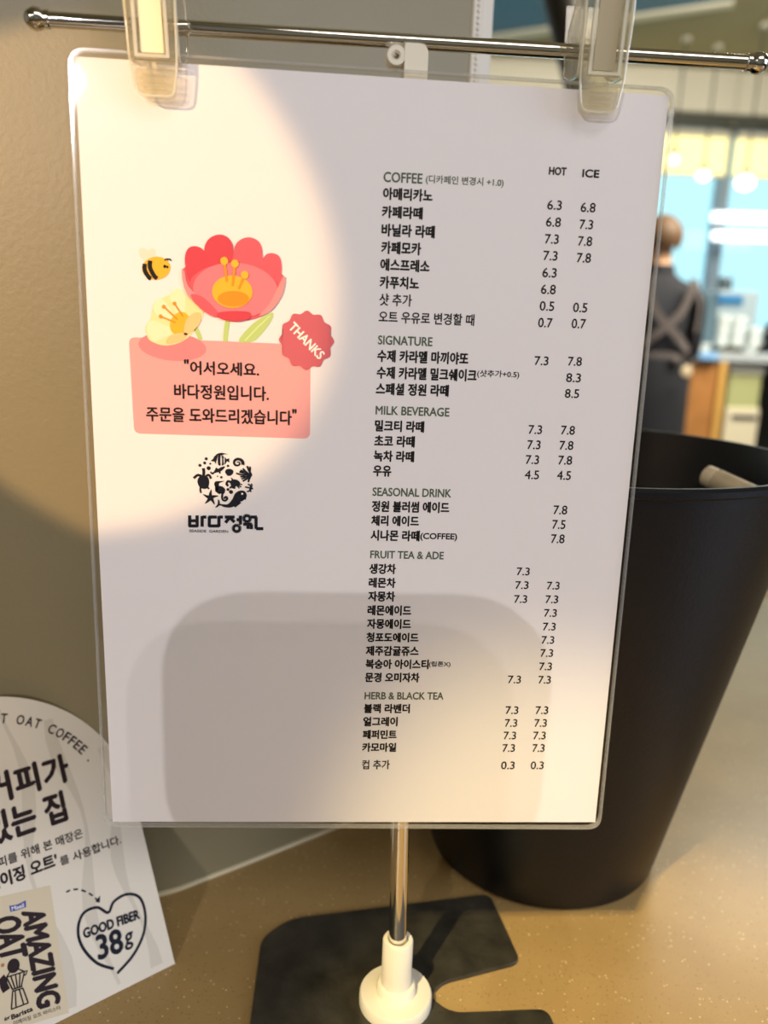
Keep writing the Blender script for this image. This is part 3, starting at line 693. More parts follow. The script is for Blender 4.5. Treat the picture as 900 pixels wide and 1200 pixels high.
# ------------------------------------------------------------------ black bin on the counter
BX, BY = 0.2290, 0.1375
binn = thing('waste_bin', 'tapered matt black round bin standing behind the menu sheet', 'bin', (BX, BY, CT))
bm = bmesh.new()
H = 0.251; rb, rt = 0.0700, 0.1230
prof = [(0.0, 0.0), (rb - 0.004, 0.0003), (rb - 0.001, 0.0015), (rb, 0.004)] + [(rb + (rt - rb) * t, 0.004 + (H - 0.006) * t) for t in (0.2, 0.4, 0.6, 0.8, 0.97)]
prof += [(rt, H - 0.002), (rt - 0.0004, H), (rt - 0.0026, H), (rt - 0.0032, H - 0.002)] + [(rb - 0.003 + (rt - rb) * t, 0.004 + (H - 0.006) * t) for t in (0.9, 0.6, 0.3, 0.02)] + [(0.0, 0.006)]
a_lathe(bm, prof, (BX, BY, CT + 0.0002), 96, cap=False)
obj('bin_body', bm, M_black, binn)
bm = bmesh.new()
a_lathe(bm, [(rt - 0.0002, H - 0.0045), (rt + 0.0010, H - 0.0035), (rt + 0.0012, H - 0.0008), (rt - 0.0002, H + 0.0006), (rt - 0.0024, H + 0.0006), (rt - 0.0028, H - 0.002)], (BX, BY, CT + 0.0002), 96, cap=False)
obj('rim', bm, M_black, binn)
# beige stick with a cut end poking up inside it
bm = bmesh.new()
a0 = Vector((0.345, 0.205, CT + 0.05)); p0 = at_y(826, 556, 0.130); p1 = at_y(905, 592, 0.095)
ax = (p1 - p0).normalized()
a_lathe(bm, [(0.0, 0.0), (0.0045, 0.0), (0.0060, 0.0012), (0.0062, 0.006), (0.0056, 0.007), (0.0062, 0.008), (0.0062, 0.062)], p0, 24, ax)
st = obj('wooden_stick', bm, mat('beige_wood', (205, 186, 150), rough=0.4, noise_amt=0.12, noise_scale=120), origin=p0)
tag(st, 'short beige stick lying inside the black bin just under its rim', 'stick')

# ------------------------------------------------------------------ unseen panel on a floor stand, added and shaped to shade the lower sheet
LA = Vector((-0.55, -1.75, CT + 0.80)); ff = 0.30
def tb(u, v): 
    p = at_y(u, v, 0.0); return p + (LA - p) * ff
ta, tb_, tc_ = tb(192, 692), tb(648, 708), tb(440, 1010)
tc0 = (ta + tb_) / 2
tx = (tb_ - ta); tw = tx.length; tx = Vector((tx.x, tx.y, 0)).normalized(); th = ta.z - tc_.z
ty = Vector((tx.y, -tx.x, 0)) * -1
caster = thing('shade_panel', 'unseen dark rounded panel on a slim floor stand, added to shade the lower menu sheet', 'panel', (tc0.x, tc0.y - 0.0, 0))
oc = Vector((tc0.x, tc0.y, (ta.z + tb_.z) / 2 - th / 2))
def T3(p, d): return oc + tx * p[0] + Vector((0, 0, 1)) * p[1] + ty * d
sh = rounded([(-tw / 2, -th / 2), (tw / 2, -th / 2), (tw / 2, th / 2), (-tw / 2, th / 2)], 0.028, 8)
bm = bmesh.new(); a_prism(bm, sh, lambda p: T3(p, -0.004), lambda p: T3(p, 0.004)); obj('casing', bm, M_black, caster, smooth=False)
bm = bmesh.new(); a_prism(bm, [(p[0] * .93, p[1] * .9) for p in sh], lambda p: T3(p, -0.0041), lambda p: T3(p, -0.0046)); obj('front_plate', bm, mat('dark_gloss', (20, 22, 26), rough=0.1), caster, smooth=False)
bm = bmesh.new(); a_tube(bm, [Vector((oc.x, -0.66, 0.02)), Vector((oc.x, -0.66, oc.z - th * .3)), oc + Vector((0, 0, -th * .2)) + ty * 0.012], 0.012, 16); a_box(bm, tuple(oc + ty * .012 - Vector((.02, .008, th * .4))), tuple(oc + ty * .012 + Vector((.02, .008, 0)))); obj('post', bm, M_black, caster)
bm = bmesh.new(); a_lathe(bm, [(0.13, 0.0), (0.13, 0.012), (0.12, 0.018), (0.02, 0.022)], (oc.x, -0.66, 0), 40); obj('floor_base', bm, M_black, caster)

# ------------------------------------------------------------------ arched oat coffee sign (leans back 32 degrees, turned to the right)
SO = Vector((0.01775, 0.03588, CT + 0.0003))
sb = Vector((0.81126, 0.58468, 0)); su = Vector((-0.30983, 0.42990, 0.84805)); sn = sb.cross(su).normalized()
if sn.y > 0: sn = -sn
def S3(p, h=0.0): return SO + sb * p[0] + su * p[1] + sn * h
def Sg(u, v):
    d = ray(u, v); s_ = (SO - CAM).dot(sn) / d.dot(sn); X = CAM + d * s_ - SO
    return (X.dot(sb), X.dot(su))
sign = thing('counter_sign', 'arched white oat coffee sign leaning back beside the menu stand', 'sign', S3((-0.07, 0)))
TH = 0.004
M_board = mat('sign_board', (228, 219, 200), rough=0.45)
M_wave = mat('sign_wave_print', (212, 203, 184), rough=0.45)
M_pack = mat('carton_print', (214, 199, 166), rough=0.45)
M_maroon = mat('maroon_ink', (38, 22, 24), rough=0.5, spec=0.2)
M_blue = mat('blue_print', (52, 72, 150), rough=0.5)
RA, VC = 0.0705, 0.083
outl = [(-2 * RA, 0.0), (0.0, 0.0)] + [(-RA + RA * math.cos(a), VC + RA * 0.995 * math.sin(a)) for a in [PI * k / 40 for k in range(41)]]
bm = bmesh.new(); a_prism(bm, outl, lambda p: S3(p, -TH), lambda p: S3(p, 0))
obj('board', bm, M_board, sign, smooth=False)
bm = bmesh.new()                                            # folding strut behind
a_prism(bm, [(-0.095, 0.0), (-0.045, 0.0), (-0.055, 0.07), (-0.085, 0.07)], lambda p: S3(p, -TH - 0.0001) + Vector((-sn.x, -sn.y, 0)).normalized() * 0.040 * (1 - p[1] / 0.07) - Vector((0, 0, 0.0)) ,
        lambda p: S3(p, -TH - 0.0012) + Vector((-sn.x, -sn.y, 0)).normalized() * 0.040 * (1 - p[1] / 0.07))
obj('rear_strut', bm, M_board, sign, smooth=False)
LAY = 0.00006
def spatch(nm, polys, m, par, layer):
    bm = bmesh.new()
    for k, poly in enumerate(polys):
        fill(bm, poly, lambda p: S3(p, LAY * layer + k * 0.0000015))
    return obj(nm, bm, m, par, smooth=False)
def stext(nm, text, x0, y0, w_, h_, m, par, bold=0.0, layer=3, ang=0.0):
    ca, sa = math.cos(ang), math.sin(ang)
    def fn(x, y):
        px, py = x * w_, y * h_
        return S3((x0 + px * ca - py * sa, y0 + px * sa + py * ca), LAY * layer)
    bm = bmesh.new(); text_mesh(bm, text, fn, 1.0 if bold else 0, bold / 1000 / w_, bold / 1000 / h_)
    return obj(nm, bm, m, par, smooth=False)
# flowing pale pattern, clipped to the board by construction
waves = []
for k, (x, ph) in enumerate(((-0.104, 0.4), (-0.078, 1.6), (-0.052, 0.2), (-0.030, 2.2), (-0.012, 1.0))):
    pts = []
    top = VC + math.sqrt(max(0.0, (RA - 0.004) ** 2 - (x + RA) ** 2)) - 0.002
    for j in range(15):
        yv = 0.003 + (top - 0.003) * j / 14.0
        pts.append((x + 0.0035 * math.sin(ph + yv * 70), yv))
    waves.append(stroke(pts, [0.004 + 0.0025 * math.sin(ph * 2 + j * 0.8) for j in range(15)]))
spatch('wave_print', waves, M_wave, sign, 1)
# arc lettering
arc = 'AT OAT COFFEE .'
ARC0, ARCR = math.radians(78.5), 0.0572
angs = []
bm = bmesh.new()
a_ = ARC0; rr_ = ARCR
for ch in arc:
    wch = {' ': 0.0030, 'F': 0.0029, 'E': 0.0030, 'T': 0.0032, '.': 0.0020, 'A': 0.0037, 'O': 0.0040, 'C': 0.0038}[ch]
    mid = a_ - (wch / 2) / rr_
    if ch != ' ':
        tx = Vector((math.sin(mid), -math.cos(mid))); nx = Vector((math.cos(mid), math.sin(mid)))
        org = Vector((-RA, VC)) + nx * rr_ - tx * (wch * 0.43)
        gw, gh = (wch * 0.86, 0.0046) if ch != '.' else (0.0008, 0.0008)
        text_mesh(bm, ch, lambda x, y: S3((org.x + tx.x * x * gw + nx.x * y * gh, org.y + tx.y * x * gw + nx.y * y * gh), LAY * 3), 1.0, 0.00012 / gw, 0.00012 / gh)
    a_ -= (wch + 0.0004) / rr_
obj('arc_text', bm, M_maroon, sign, smooth=False)
def Z8(x, y): return Sg(x / 3.0, 800 + y / 3.0)
def Z2(x, y): return Sg(x / 6.667, 1020 + y / 6.667)
def stext3(nm, text, bl, br_, tl, m, par, bold=0.0, layer=3):
    """baseline left, baseline right and top left, in board coordinates"""
    bl, br_, tl = Vector(bl), Vector(br_), Vector(tl)
    ex = br_ - bl; ey = tl - bl
    bm = bmesh.new()
    text_mesh(bm, text, lambda x, y: S3(bl + ex * x + ey * y, LAY * layer), 1.0 if bold else 0, bold / 1000 / ex.length, bold / 1000 / ey.length)
    return obj(nm, bm, m, par, smooth=False)
def rows(nm, text, p_l, p_r, p_top, m, bold, frac=0.0):
    """p_l, p_r: bottom left / bottom right of the seen text; p_top: above p_r; frac: share of the row cut off by the photo's edge"""
    a, b, t = Vector(p_l), Vector(p_r), Vector(p_top)
    h = t.y - b.y; y = (a.y + b.y) / 2
    wv = b.x - a.x; x0 = b.x - wv / (1 - frac)
    return stext(nm, text, x0, y, wv / (1 - frac), h, m, sign, bold)
rows('headline_text', '커피가', Z8(62, 392), Z8(250, 352), Z8(236, 256), M_maroon, 0.55, 0.34)
rows('headline_text', '있는 집', Z8(38, 540), Z8(240, 492), Z8(226, 388), M_maroon, 0.55, 0.27)
rows('body_text', '커피를 위해 본 매장은', Z8(0, 637), Z8(295, 555), Z8(288, 523), M_maroon, 0.10, 0.12)
rows('body_text', "'어메이징 오트'", Z8(0, 712), Z8(206, 655), Z8(190, 610), M_maroon, 0.28, 0.32)
rows('body_text', '를', Z8(214, 642), Z8(245, 634), Z8(240, 605), M_maroon, 0.08)
rows('body_text', '사용합니다.', Z8(258, 622), Z8(428, 572), Z8(422, 541), M_maroon, 0.12)
# carton picture on the board
pk = spatch('carton_picture', [[Z8(-60, 765), Z8(-60, 1250), (Z8(238, 1140)[0], 0.0015), Z8(176, 712)]], M_pack, sign, 2)
spatch('blue_tag', [[Z8(32, 785), Z8(60, 780), Z8(90, 765), Z8(92, 789), Z8(62, 800), Z8(36, 806)]], M_blue, pk, 3)
stext3('brand_text', 'Maeil', Z8(42, 802), Z8(84, 789), Z8(40, 788), M_wp, pk, 0.03, 4)
stext3('carton_text', 'AMAZING', Z2(172, 330), Z2(298, 1080), Z2(342, 292), M_maroon, pk, 0.55, 3)
stext3('carton_text', 'OAT', Z2(-58, 392), Z2(8, 712), Z2(148, 345), M_maroon, pk, 0.55, 3)
spatch('carton_dot', [ell(*Z2(20, 740), 0.0008, 0.0008)], mat('ochre_print', (176, 120, 50)), pk, 3)
def zs(*pts, w=0.0006): return stroke([Z2(x, y) for x, y in pts], w)
spatch('moka_pot_drawing', [zs((95, 765), (50, 835)), zs((130, 765), (190, 790)), zs((50, 835), (100, 935)), zs((190, 790), (165, 905)), zs((50, 835), (190, 790)), zs((95, 930), (175, 905)),
       zs((95, 945), (178, 920)), zs((82, 822), (118, 925)), zs((120, 812), (135, 920)), zs((155, 802), (150, 912)), zs((98, 945), (88, 1085)), zs((178, 920), (220, 1035)), zs((88, 1085), (220, 1035)),
       zs((118, 940), (125, 1070)), zs((150, 930), (185, 1050)), zs((190, 790), (212, 782), (200, 815), (178, 822)), zs((95, 765), (130, 765)),
       ell(*Z2(105, 745), 0.0026, 0.0030), zs((40, 840), (22, 850), (30, 900), (50, 940), w=0.0032)], M_maroon, pk, 4)
stext3('carton_text', 'Barista', Z2(92, 1165), Z2(256, 1095), Z2(86, 1130), M_maroon, pk, 0.14, 3)
stext3('carton_text', 'for', Z2(36, 1178), Z2(78, 1155), Z2(34, 1150), M_maroon, pk, 0.1, 3)
stext3('carton_text', '어메이징 오트 바리스타', Z2(108, 1212), Z2(476, 1085), Z2(100, 1178), M_maroon, pk, 0.03, 3)
# heart, dashed arrow
hpts = catmull([Z8(*p) for p in ((400, 1006), (340, 985), (290, 930), (274, 870), (292, 812), (340, 790), (380, 808), (400, 770), (445, 744), (490, 755), (510, 810), (505, 880), (470, 955), (412, 1022))], 8, closed=False)
spatch('heart_outline', [stroke(hpts, 0.0013)], M_navy, sign, 3)
stext3('heart_text', 'GOOD FIBER', Z8(296, 899), Z8(491, 829), Z8(291, 866), M_navy, sign, 0.26, 3)
stext3('heart_text', '38', Z8(348, 974), Z8(434, 944), Z8(336, 892), M_navy, sign, 0.42, 3)
stext3('heart_text', 'g', Z8(441, 942), Z8(468, 932), Z8(438, 884), M_navy, sign, 0.2, 3)
dash = [stroke([Z8(*a), Z8(*b)], 0.0008) for a, b in (((232, 736), (246, 730)), ((258, 727), (274, 726)), ((286, 729), (302, 735)), ((312, 740), (326, 749)), ((334, 757), (344, 766)))]
dash += [[Z8(334, 770), Z8(352, 748), Z8(350, 774)]]
spatch('dashed_arrow', dash, M_navy, sign, 3)
tag(sign, sign['label'], 'sign')

# ------------------------------------------------------------------ the cafe room far behind on the right
FY = 5.9
def px_box(nm, u0, v0, u1, v1, y, depth, m, parent=None, bevel=0.004, origin=None):
    a = at_y((u0 + u1) / 2, v1, y); b = at_y((u0 + u1) / 2, v0, y)
    x0, x1 = at_y(u0, (v0 + v1) / 2, y).x, at_y(u1, (v0 + v1) / 2, y).x
    bm = bmesh.new(); a_box(bm, (x0, y, a.z), (x1, y + depth, b.z), bevel, 2)
    return obj(nm, bm, m, parent, smooth=False, origin=origin)
# window wall
wt = at_y(860, 152, FY).z; bt = at_y(860, 102, FY).z
XL, XR = -0.6, 5.2
M_beam = mat('dark_window_head', (72, 74, 66), rough=0.5)
struct(flat('wall_back', [(-3, FY, 0), (5.5, FY, 0), (5.5, FY, 0.45), (-3, FY, 0.45)], (0, 0.15, 0), M_far))
struct(flat('trim_3', [(-3, FY - 0.05, wt), (5.5, FY - 0.05, wt), (5.5, FY - 0.05, wt + 0.08), (-3, FY - 0.05, wt + 0.08)], (0, 0.2, 0), M_beam))
struct(flat('trim_4', [(-3, FY - 0.12, wt + 0.08), (5.5, FY - 0.12, wt + 0.08), (5.5, FY - 0.12, 3.0), (-3, FY - 0.12, 3.0)], (0, 0.3, 0), mat('white_bulkhead', (226, 222, 206), rough=0.6)))
struct(flat('wall_right', [(5.5, -3, 0), (5.5, 6.6, 0), (5.5, 6.6, 3.0), (5.5, -3, 3.0)], (0.1, 0, 0), M_far))
# glass panes, framed; bright street behind them
M_glass = clear_mat('window_glass', (216, 240, 244), gloss=1.0, rough=0.01)
M_frame = mat('blue_grey_frame', (138, 158, 176), rough=0.4)
mx_ = at_y(834, 330, FY).x
edges_x = [mx_ - 2.4, mx_ - 1.2, mx_, mx_ + 1.2, mx_ + 2.4]
for i in range(4):
    wn = flat('window_%d' % (i + 1), [(edges_x[i] + 0.045, FY + 0.02, 0.50), (edges_x[i + 1] - 0.045, FY + 0.02, 0.50), (edges_x[i + 1] - 0.045, FY + 0.02, wt - 0.03), (edges_x[i] + 0.045, FY + 0.02, wt - 0.03)], (0, 0.012, 0), M_glass)
    struct(wn)
    bm = bmesh.new()
    for lo, hi in (((edges_x[i], 0.45), (edges_x[i] + 0.045, wt)), ((edges_x[i + 1] - 0.045, 0.45), (edges_x[i + 1], wt)), ((edges_x[i], 0.45), (edges_x[i + 1], 0.50)), ((edges_x[i], wt - 0.03), (edges_x[i + 1], wt))):
        a_box(bm, (lo[0], FY - 0.02, lo[1]), (hi[0], FY + 0.07, hi[1]), 0.004, 1)
    obj('window_frame', bm, M_frame, wn, smooth=False)
    # yellow roller blind atop each pane; daylight through it painted in as emission
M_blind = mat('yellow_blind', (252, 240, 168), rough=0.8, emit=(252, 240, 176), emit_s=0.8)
for i in (1, 2, 3):
    bx0, bx1 = edges_x[i] + 0.03, edges_x[i + 1] - 0.03
    zt, zb_ = wt - 0.02, at_y(860, 206, FY - 0.06).z
    t = thing('roller_blind', ['', 'pale yellow roller blind on the window left of the blue-grey mullion', 'pale yellow roller blind on the window right of the blue-grey mullion', 'pale yellow roller blind on the window beyond the right edge'][i], 'blind', ((bx0 + bx1) / 2, FY - 0.06, zt), 'blinds on the far windows')
    bm = bmesh.new(); a_box(bm, (bx0, FY - 0.062, zb_), (bx1, FY - 0.059, zt - 0.04), 0.0005, 1); obj('fabric', bm, M_blind, t, smooth=False)
    bm = bmesh.new(); a_tube(bm, [(bx0, FY - 0.06, zt - 0.03), (bx1, FY - 0.06, zt - 0.03)], 0.026, 14); obj('roller', bm, M_far, t)
    bm = bmesh.new(); a_box(bm, (bx0, FY - 0.068, zb_ - 0.02), (bx1, FY - 0.054, zb_), 0.003, 2); obj('bottom_bar', bm, M_far, t, smooth=False)
# street: pale pavement and building across the road
struct(flat('street_ground', [(-4, FY + 0.2, -0.05), (14, FY + 0.2, -0.05), (14, 22, -0.05), (-4, 22, -0.05)], (0, 0, -0.1), mat('pavement', (196, 206, 210), rough=0.8)))
# ceiling details: blue strip with white edge, dark duct
c1, c2, c3, c4 = at_z(540, 44, 2.99), at_z(860, -4, 2.99), at_z(860, -90, 2.99), at_z(540, -60, 2.99)
struct(flat('trim_5', [tuple(p) for p in (c1, c2, c3, c4)], (0, 0, -0.02), mat('blue_panel', (70, 116, 140), rough=0.6)))
e1, e2, e3, e4 = at_z(540, 50, 2.985), at_z(860, 2, 2.985), at_z(860, -4, 2.985), at_z(540, 42, 2.985)
struct(flat('trim_6', [tuple(p) for p in (e1, e2, e3, e4)], (0, 0, -0.03), mat('white_trim', (222, 214, 190), rough=0.6)))
bm = bmesh.new(); a_tube(bm, [at_y(652, -60, 3.0), at_y(660, 0, 3.0), at_y(676, 90, 3.0), at_y(684, 130, 3.0)], [0.075, 0.072, 0.055, 0.05], 20)
dk = obj('hanging_duct', bm, mat('dark_brown_metal', (38, 30, 20), rough=0.6), origin=at_y(652, -60, 3.0)); tag(dk, 'dark brown slanting duct hanging from the ceiling behind the right clip', 'duct')

# pendant lamps
M_bulb = mat('lit_bulb', (255, 250, 220), rough=0.3, emit=(255, 244, 196), emit_s=3.2)
M_cord = mat('dark_cord', (60, 58, 52), rough=0.6)
M_shade = mat('dull_steel', (150, 148, 130), rough=0.4, metal=0.6)
for (u, v, y, r, lab) in ((873, 214, 4.9, 0.050, 'glowing round pendant lamp on a long dark cord, right of the mullion'), (824, 206, 5.3, 0.036, 'smaller glowing pendant lamp just left of the blue-grey mullion'),
                          (789, 187, 5.2, 0.030, 'glowing pendant lamp half hidden by the edge of the menu sheet')):
    p = at_y(u, v, y)
    t = thing('pendant_lamp', lab, 'lamp', p, 'pendant lamps over the far counter')
    bm = bmesh.new(); a_sphere(bm, p, r * 1.1, r * 1.1, r * 0.85, 20); obj('bulb', bm, M_bulb, t)
    bm = bmesh.new(); a_lathe(bm, [(0.012, r * 0.8), (0.02, r * 0.8 + 0.01), (0.018, r * 0.8 + 0.05), (0.006, r * 0.8 + 0.06)], p, 18); obj('socket', bm, M_shade, t)
    bm = bmesh.new(); a_tube(bm, [p + Vector((0, 0, r * 0.8 + 0.05)), Vector((p.x, p.y, 2.995))], 0.006, 8); obj('cord', bm, M_cord, t)
    bm = bmesh.new(); a_lathe(bm, [(0.030, -0.02), (0.030, 0.0), ], Vector((p.x, p.y, 2.998)), 20); obj('ceiling_rose', bm, M_far, t)
M_tube = mat('lit_tube', (255, 255, 255), rough=0.4, emit=(250, 255, 255), emit_s=2.0)
for v, yy, lab in ((254, 5.4, 'upper white linear lamp hanging in front of the far window'), (276, 5.6, 'lower white linear lamp hanging in front of the far window')):
    p0, p1 = at_y(836, v, yy), at_y(930, v + 3, yy)
    t = thing('linear_lamp', lab, 'lamp', (p0 + p1) / 2, 'white linear lamps')
    bm = bmesh.new(); a_tube(bm, [p0, p1], 0.034, 16); obj('tube', bm, M_tube, t)
    for q_ in (0.1, 0.9):
        s_ = p0 + (p1 - p0) * q_
        bm = bmesh.new(); a_tube(bm, [s_, Vector((s_.x, s_.y, 2.995))], 0.002, 6); obj('wire', bm, M_shade, t)

# far counter with its cabinet
KY = 3.95
M_top = mat('grey_stone_top', (168, 176, 182), rough=0.3)
M_wood = mat('orange_wood', (164, 112, 58), rough=0.5, noise_amt=0.15, noise_scale=12)
M_wood2 = mat('light_wood', (206, 160, 84), rough=0.5)
M_dark = mat('dark_void', (30, 32, 34), rough=0.6)
kz = at_y(860, 414, KY).z
kx0, kx1 = at_y(812, 420, KY).x, at_y(990, 420, KY).x
far = thing('far_counter', 'wood-fronted back counter with a grey stone top in the far room', 'counter', ((kx0 + kx1) / 2, KY + 0.3, 0))
bm = bmesh.new(); a_box(bm, (kx0, KY, kz - 0.05), (kx1, KY + 0.6, kz), 0.008, 2); obj('stone_top', bm, M_top, far, smooth=False)
ux = at_y(838, 460, KY + 0.02).x
bm = bmesh.new(); a_box(bm, (kx0 + 0.01, KY + 0.02, 0.0), (ux, KY + 0.58, kz - 0.05), 0.003, 1); obj('wooden_panel', bm, M_wood, far, smooth=False)
bm = bmesh.new(); a_box(bm, (ux + 0.002, KY + 0.0, 0.0), (ux + 0.042, KY + 0.58, kz - 0.05), 0.003, 1); obj('wooden_post', bm, M_wood2, far, smooth=False)
bm = bmesh.new(); a_box(bm, (ux + 0.045, KY + 0.52, 0.0), (kx1, KY + 0.58, kz - 0.05), 0.003, 1); obj('recess_back', bm, M_dark, far, smooth=False)
bm = bmesh.new(); a_box(bm, (ux + 0.045, KY + 0.03, 0.0), (kx1, KY + 0.519, 0.35), 0.003, 1); obj('recess_shelf', bm, M_dark, far, smooth=False)
# white appliance under it
ax0, ax1 = at_y(853, 460, KY + 0.06).x, at_y(891, 460, KY + 0.06).x
az1 = at_y(870, 429, KY + 0.06).z
ap = thing('white_appliance', 'white and pale green boxy appliance with a dark slot below the far counter', 'appliance', ((ax0 + ax1) / 2, KY + 0.25, 0.351))
bm = bmesh.new(); a_box(bm, (ax0, KY + 0.06, 0.351), (ax1, KY + 0.46, az1 - 0.04), 0.01, 2); obj('body', bm, mat('pale_green_plastic', (168, 172, 122), rough=0.5), ap, smooth=False)
bm = bmesh.new(); a_box(bm, (ax0 - 0.006, KY + 0.05, az1 - 0.04), (ax1 + 0.006, KY + 0.465, az1), 0.008, 2); obj('lid', bm, mat('white_enamel', (232, 236, 232), rough=0.35), ap, smooth=False)
zs0 = at_y(870, 478, KY + 0.06).z; zs1 = at_y(870, 505, KY + 0.06).z
bm = bmesh.new(); a_box(bm, (ax0 - 0.004, KY + 0.045, 0.36), (ax1 + 0.004, KY + 0.07, zs0), 0.006, 2); obj('tray', bm, mat('cream_plastic', (214, 206, 180), rough=0.5), ap, smooth=False)
bm = bmesh.new(); z_ = at_y(870, 489, KY + 0.05).z; a_box(bm, (ax0 + 0.03, KY + 0.036, z_ - 0.011), (ax1 - 0.01, KY + 0.06, z_ + 0.011), 0.004, 2); obj('slot', bm, M_dark, ap, smooth=False)

# espresso machine on the far counter
M_enam = mat('white_machine', (150, 168, 178), rough=0.3)
em0, em1 = at_y(842, 370, KY + 0.2).x, at_y(890, 370, KY + 0.2).x
mz = lambda v: at_y(860, v, KY + 0.2).z
em = thing('espresso_machine', 'white espresso machine with a dark hopper and blue band on the far counter', 'coffee machine', ((em0 + em1) / 2, KY + 0.35, kz))
bm = bmesh.new(); a_box(bm, (em0, KY + 0.22, kz + 0.004), (em1, KY + 0.50, mz(340)), 0.012, 2); obj('body', bm, M_enam, em, smooth=False)
bm = bmesh.new(); a_box(bm, (em0 - 0.004, KY + 0.205, mz(357)), (at_y(872, 350, KY + 0.2).x, KY + 0.24, mz(345)), 0.004, 2); obj('blue_band', bm, mat('blue_enamel', (52, 112, 160), rough=0.35), em, smooth=False)
hx = at_y(857, 330, KY + 0.25).x
bm = bmesh.new(); a_lathe(bm, [(0.036, mz(341)), (0.040, mz(336)), (0.040, mz(327)), (0.034, mz(323)), (0, mz(323))], (hx, KY + 0.32, 0), 24); obj('hopper', bm, mat('smoky_hopper', (70, 84, 92), rough=0.25), em)
bm = bmesh.new(); a_box(bm, (em0 + 0.005, KY + 0.12, kz + 0.003), (em1 - 0.005, KY + 0.22, kz + 0.03), 0.004, 2); obj('drip_tray', bm, mat('steel_tray', (110, 110, 100), rough=0.35, metal=0.8), em, smooth=False)
# cups in front of the machine
def cup(u, v, r, h, lab, y):
    p = at_y(u, v, y)
    return p
M_cup = mat('white_cup', (232, 242, 242), rough=0.3)
proto = None
cups = [(848, 384, 'left'), (866, 384, 'middle'), (886, 386, 'right'), (848, 371, 'left'), (866, 371, 'middle'), (886, 373, 'right'), (848, 358, 'left'), (866, 358, 'middle')]
levels = {0: 'lowest', 1: 'second', 2: 'topmost'}
shelf_z = at_y(860, 390, KY + 0.14).z
for i, (u, v, side) in enumerate(cups):
    row = 0 if i < 3 else 1 if i < 6 else 2
    base = at_y(u, 391 if side != 'right' else 392, KY + 0.14)
    z = kz + 0.0305 + row * 0.056
    loc = Vector((base.x, KY + 0.16, z))
    lab = {0: 'white cup at the bottom of the %s stack by the espresso machine', 1: 'white cup on top of the bottom cup in the %s stack by the espresso machine', 2: 'uppermost white cup of the %s three-cup stack by the espresso machine'}[row] % side
    if row == 1 and side == 'right': lab = 'uppermost white cup of the right two-cup stack by the espresso machine'
    if proto is None:
        proto = thing('coffee_cup', lab, 'cup', loc, 'white cups stacked by the espresso machine')
        bm = bmesh.new()
        a_lathe(bm, [(0.0, 0.0), (0.020, 0.0), (0.022, 0.004), (0.031, 0.025), (0.035, 0.055), (0.033, 0.0555), (0.029, 0.026), (0.018, 0.006), (0.0, 0.006)], loc, 28, cap=False)
        obj('bowl', bm, M_cup, proto)
        bm = bmesh.new(); a_tube(bm, [loc + Vector(p) for p in ((0.029, -0.002, 0.043), (0.045, -0.004, 0.046), (0.052, -0.005, 0.034), (0.045, -0.004, 0.020), (0.027, -0.002, 0.015))], 0.0035, 10); obj('handle', bm, M_cup, proto)
        c_ = proto
    else:
        c_ = proto.copy(); COL.objects.link(c_); c_.location = loc; c_['label'] = lab
        for ch in list(proto.children):
            d_ = ch.copy(); COL.objects.link(d_); d_.parent = c_
# bowls and a blue tub at the counter's front
def bowl(u, v, y, r, h, m, lab, nm, cat):
    p = at_y(u, v, y); p.z = kz + 0.0005
    bm = bmesh.new(); a_lathe(bm, [(0.0, 0.0), (r * 0.55, 0.0), (r * 0.6, h * 0.1), (r * 0.9, h * 0.6), (r, h), (r * 0.95, h), (r * 0.84, h * 0.6), (r * 0.5, h * 0.15), (0, h * 0.12)], p, 32, cap=False)
    return tag(obj(nm, bm, m, origin=p), lab, cat)
bowl(825, 398, KY + 0.10, 0.042, 0.045, M_cup, 'white bowl at the left end of the far counter, beside the person in the apron', 'bowl', 'bowl')
bowl(880, 398, KY + 0.07, 0.045, 0.040, M_cup, 'white bowl in front of the right cup stack on the far counter', 'bowl', 'bowl')
p = at_y(832, 410, KY - 0.02)
bm = bmesh.new(); a_box(bm, (p.x - 0.055, KY - 0.030, kz - 0.043), (p.x + 0.05, KY - 0.0006, kz - 0.002), 0.010, 3)
tag(obj('folded_cloth', bm, mat('light_blue_cloth', (120, 170, 220), rough=0.9), origin=p), 'light blue folded cloth hanging over the front edge of the far counter', 'cloth')

# ------------------------------------------------------------------ people
def grow(name, nodes, edges, material, parent, levels=2):
    """nodes: (position, radius); a continuous skinned body"""
    me = bpy.data.meshes.new(name)
    off = parent.location if parent is not None else Vector((0, 0, 0))
    me.from_pydata([tuple(Vector(p) - off) for p, r in nodes], edges, [])
    o = bpy.data.objects.new(name, me); COL.objects.link(o)
    sk = o.modifiers.new('skin', 'SKIN'); sk.use_smooth_shade = True
    for i, (p, r) in enumerate(nodes):
        d = me.skin_vertices[0].data[i]
        d.radius = r if isinstance(r, tuple) else (r, r); d.use_root = (i == 0)
    ss = o.modifiers.new('sub', 'SUBSURF'); ss.levels = levels; ss.render_levels = levels
    dg = bpy.context.evaluated_depsgraph_get(); dg.update()
    m2 = bpy.data.meshes.new_from_object(o.evaluated_get(dg))
    o.modifiers.clear(); o.data = m2; m2.materials.clear(); m2.materials.append(material)
    for f in m2.polygons: f.use_smooth = True
    if parent is not None: o.parent = parent
    return o
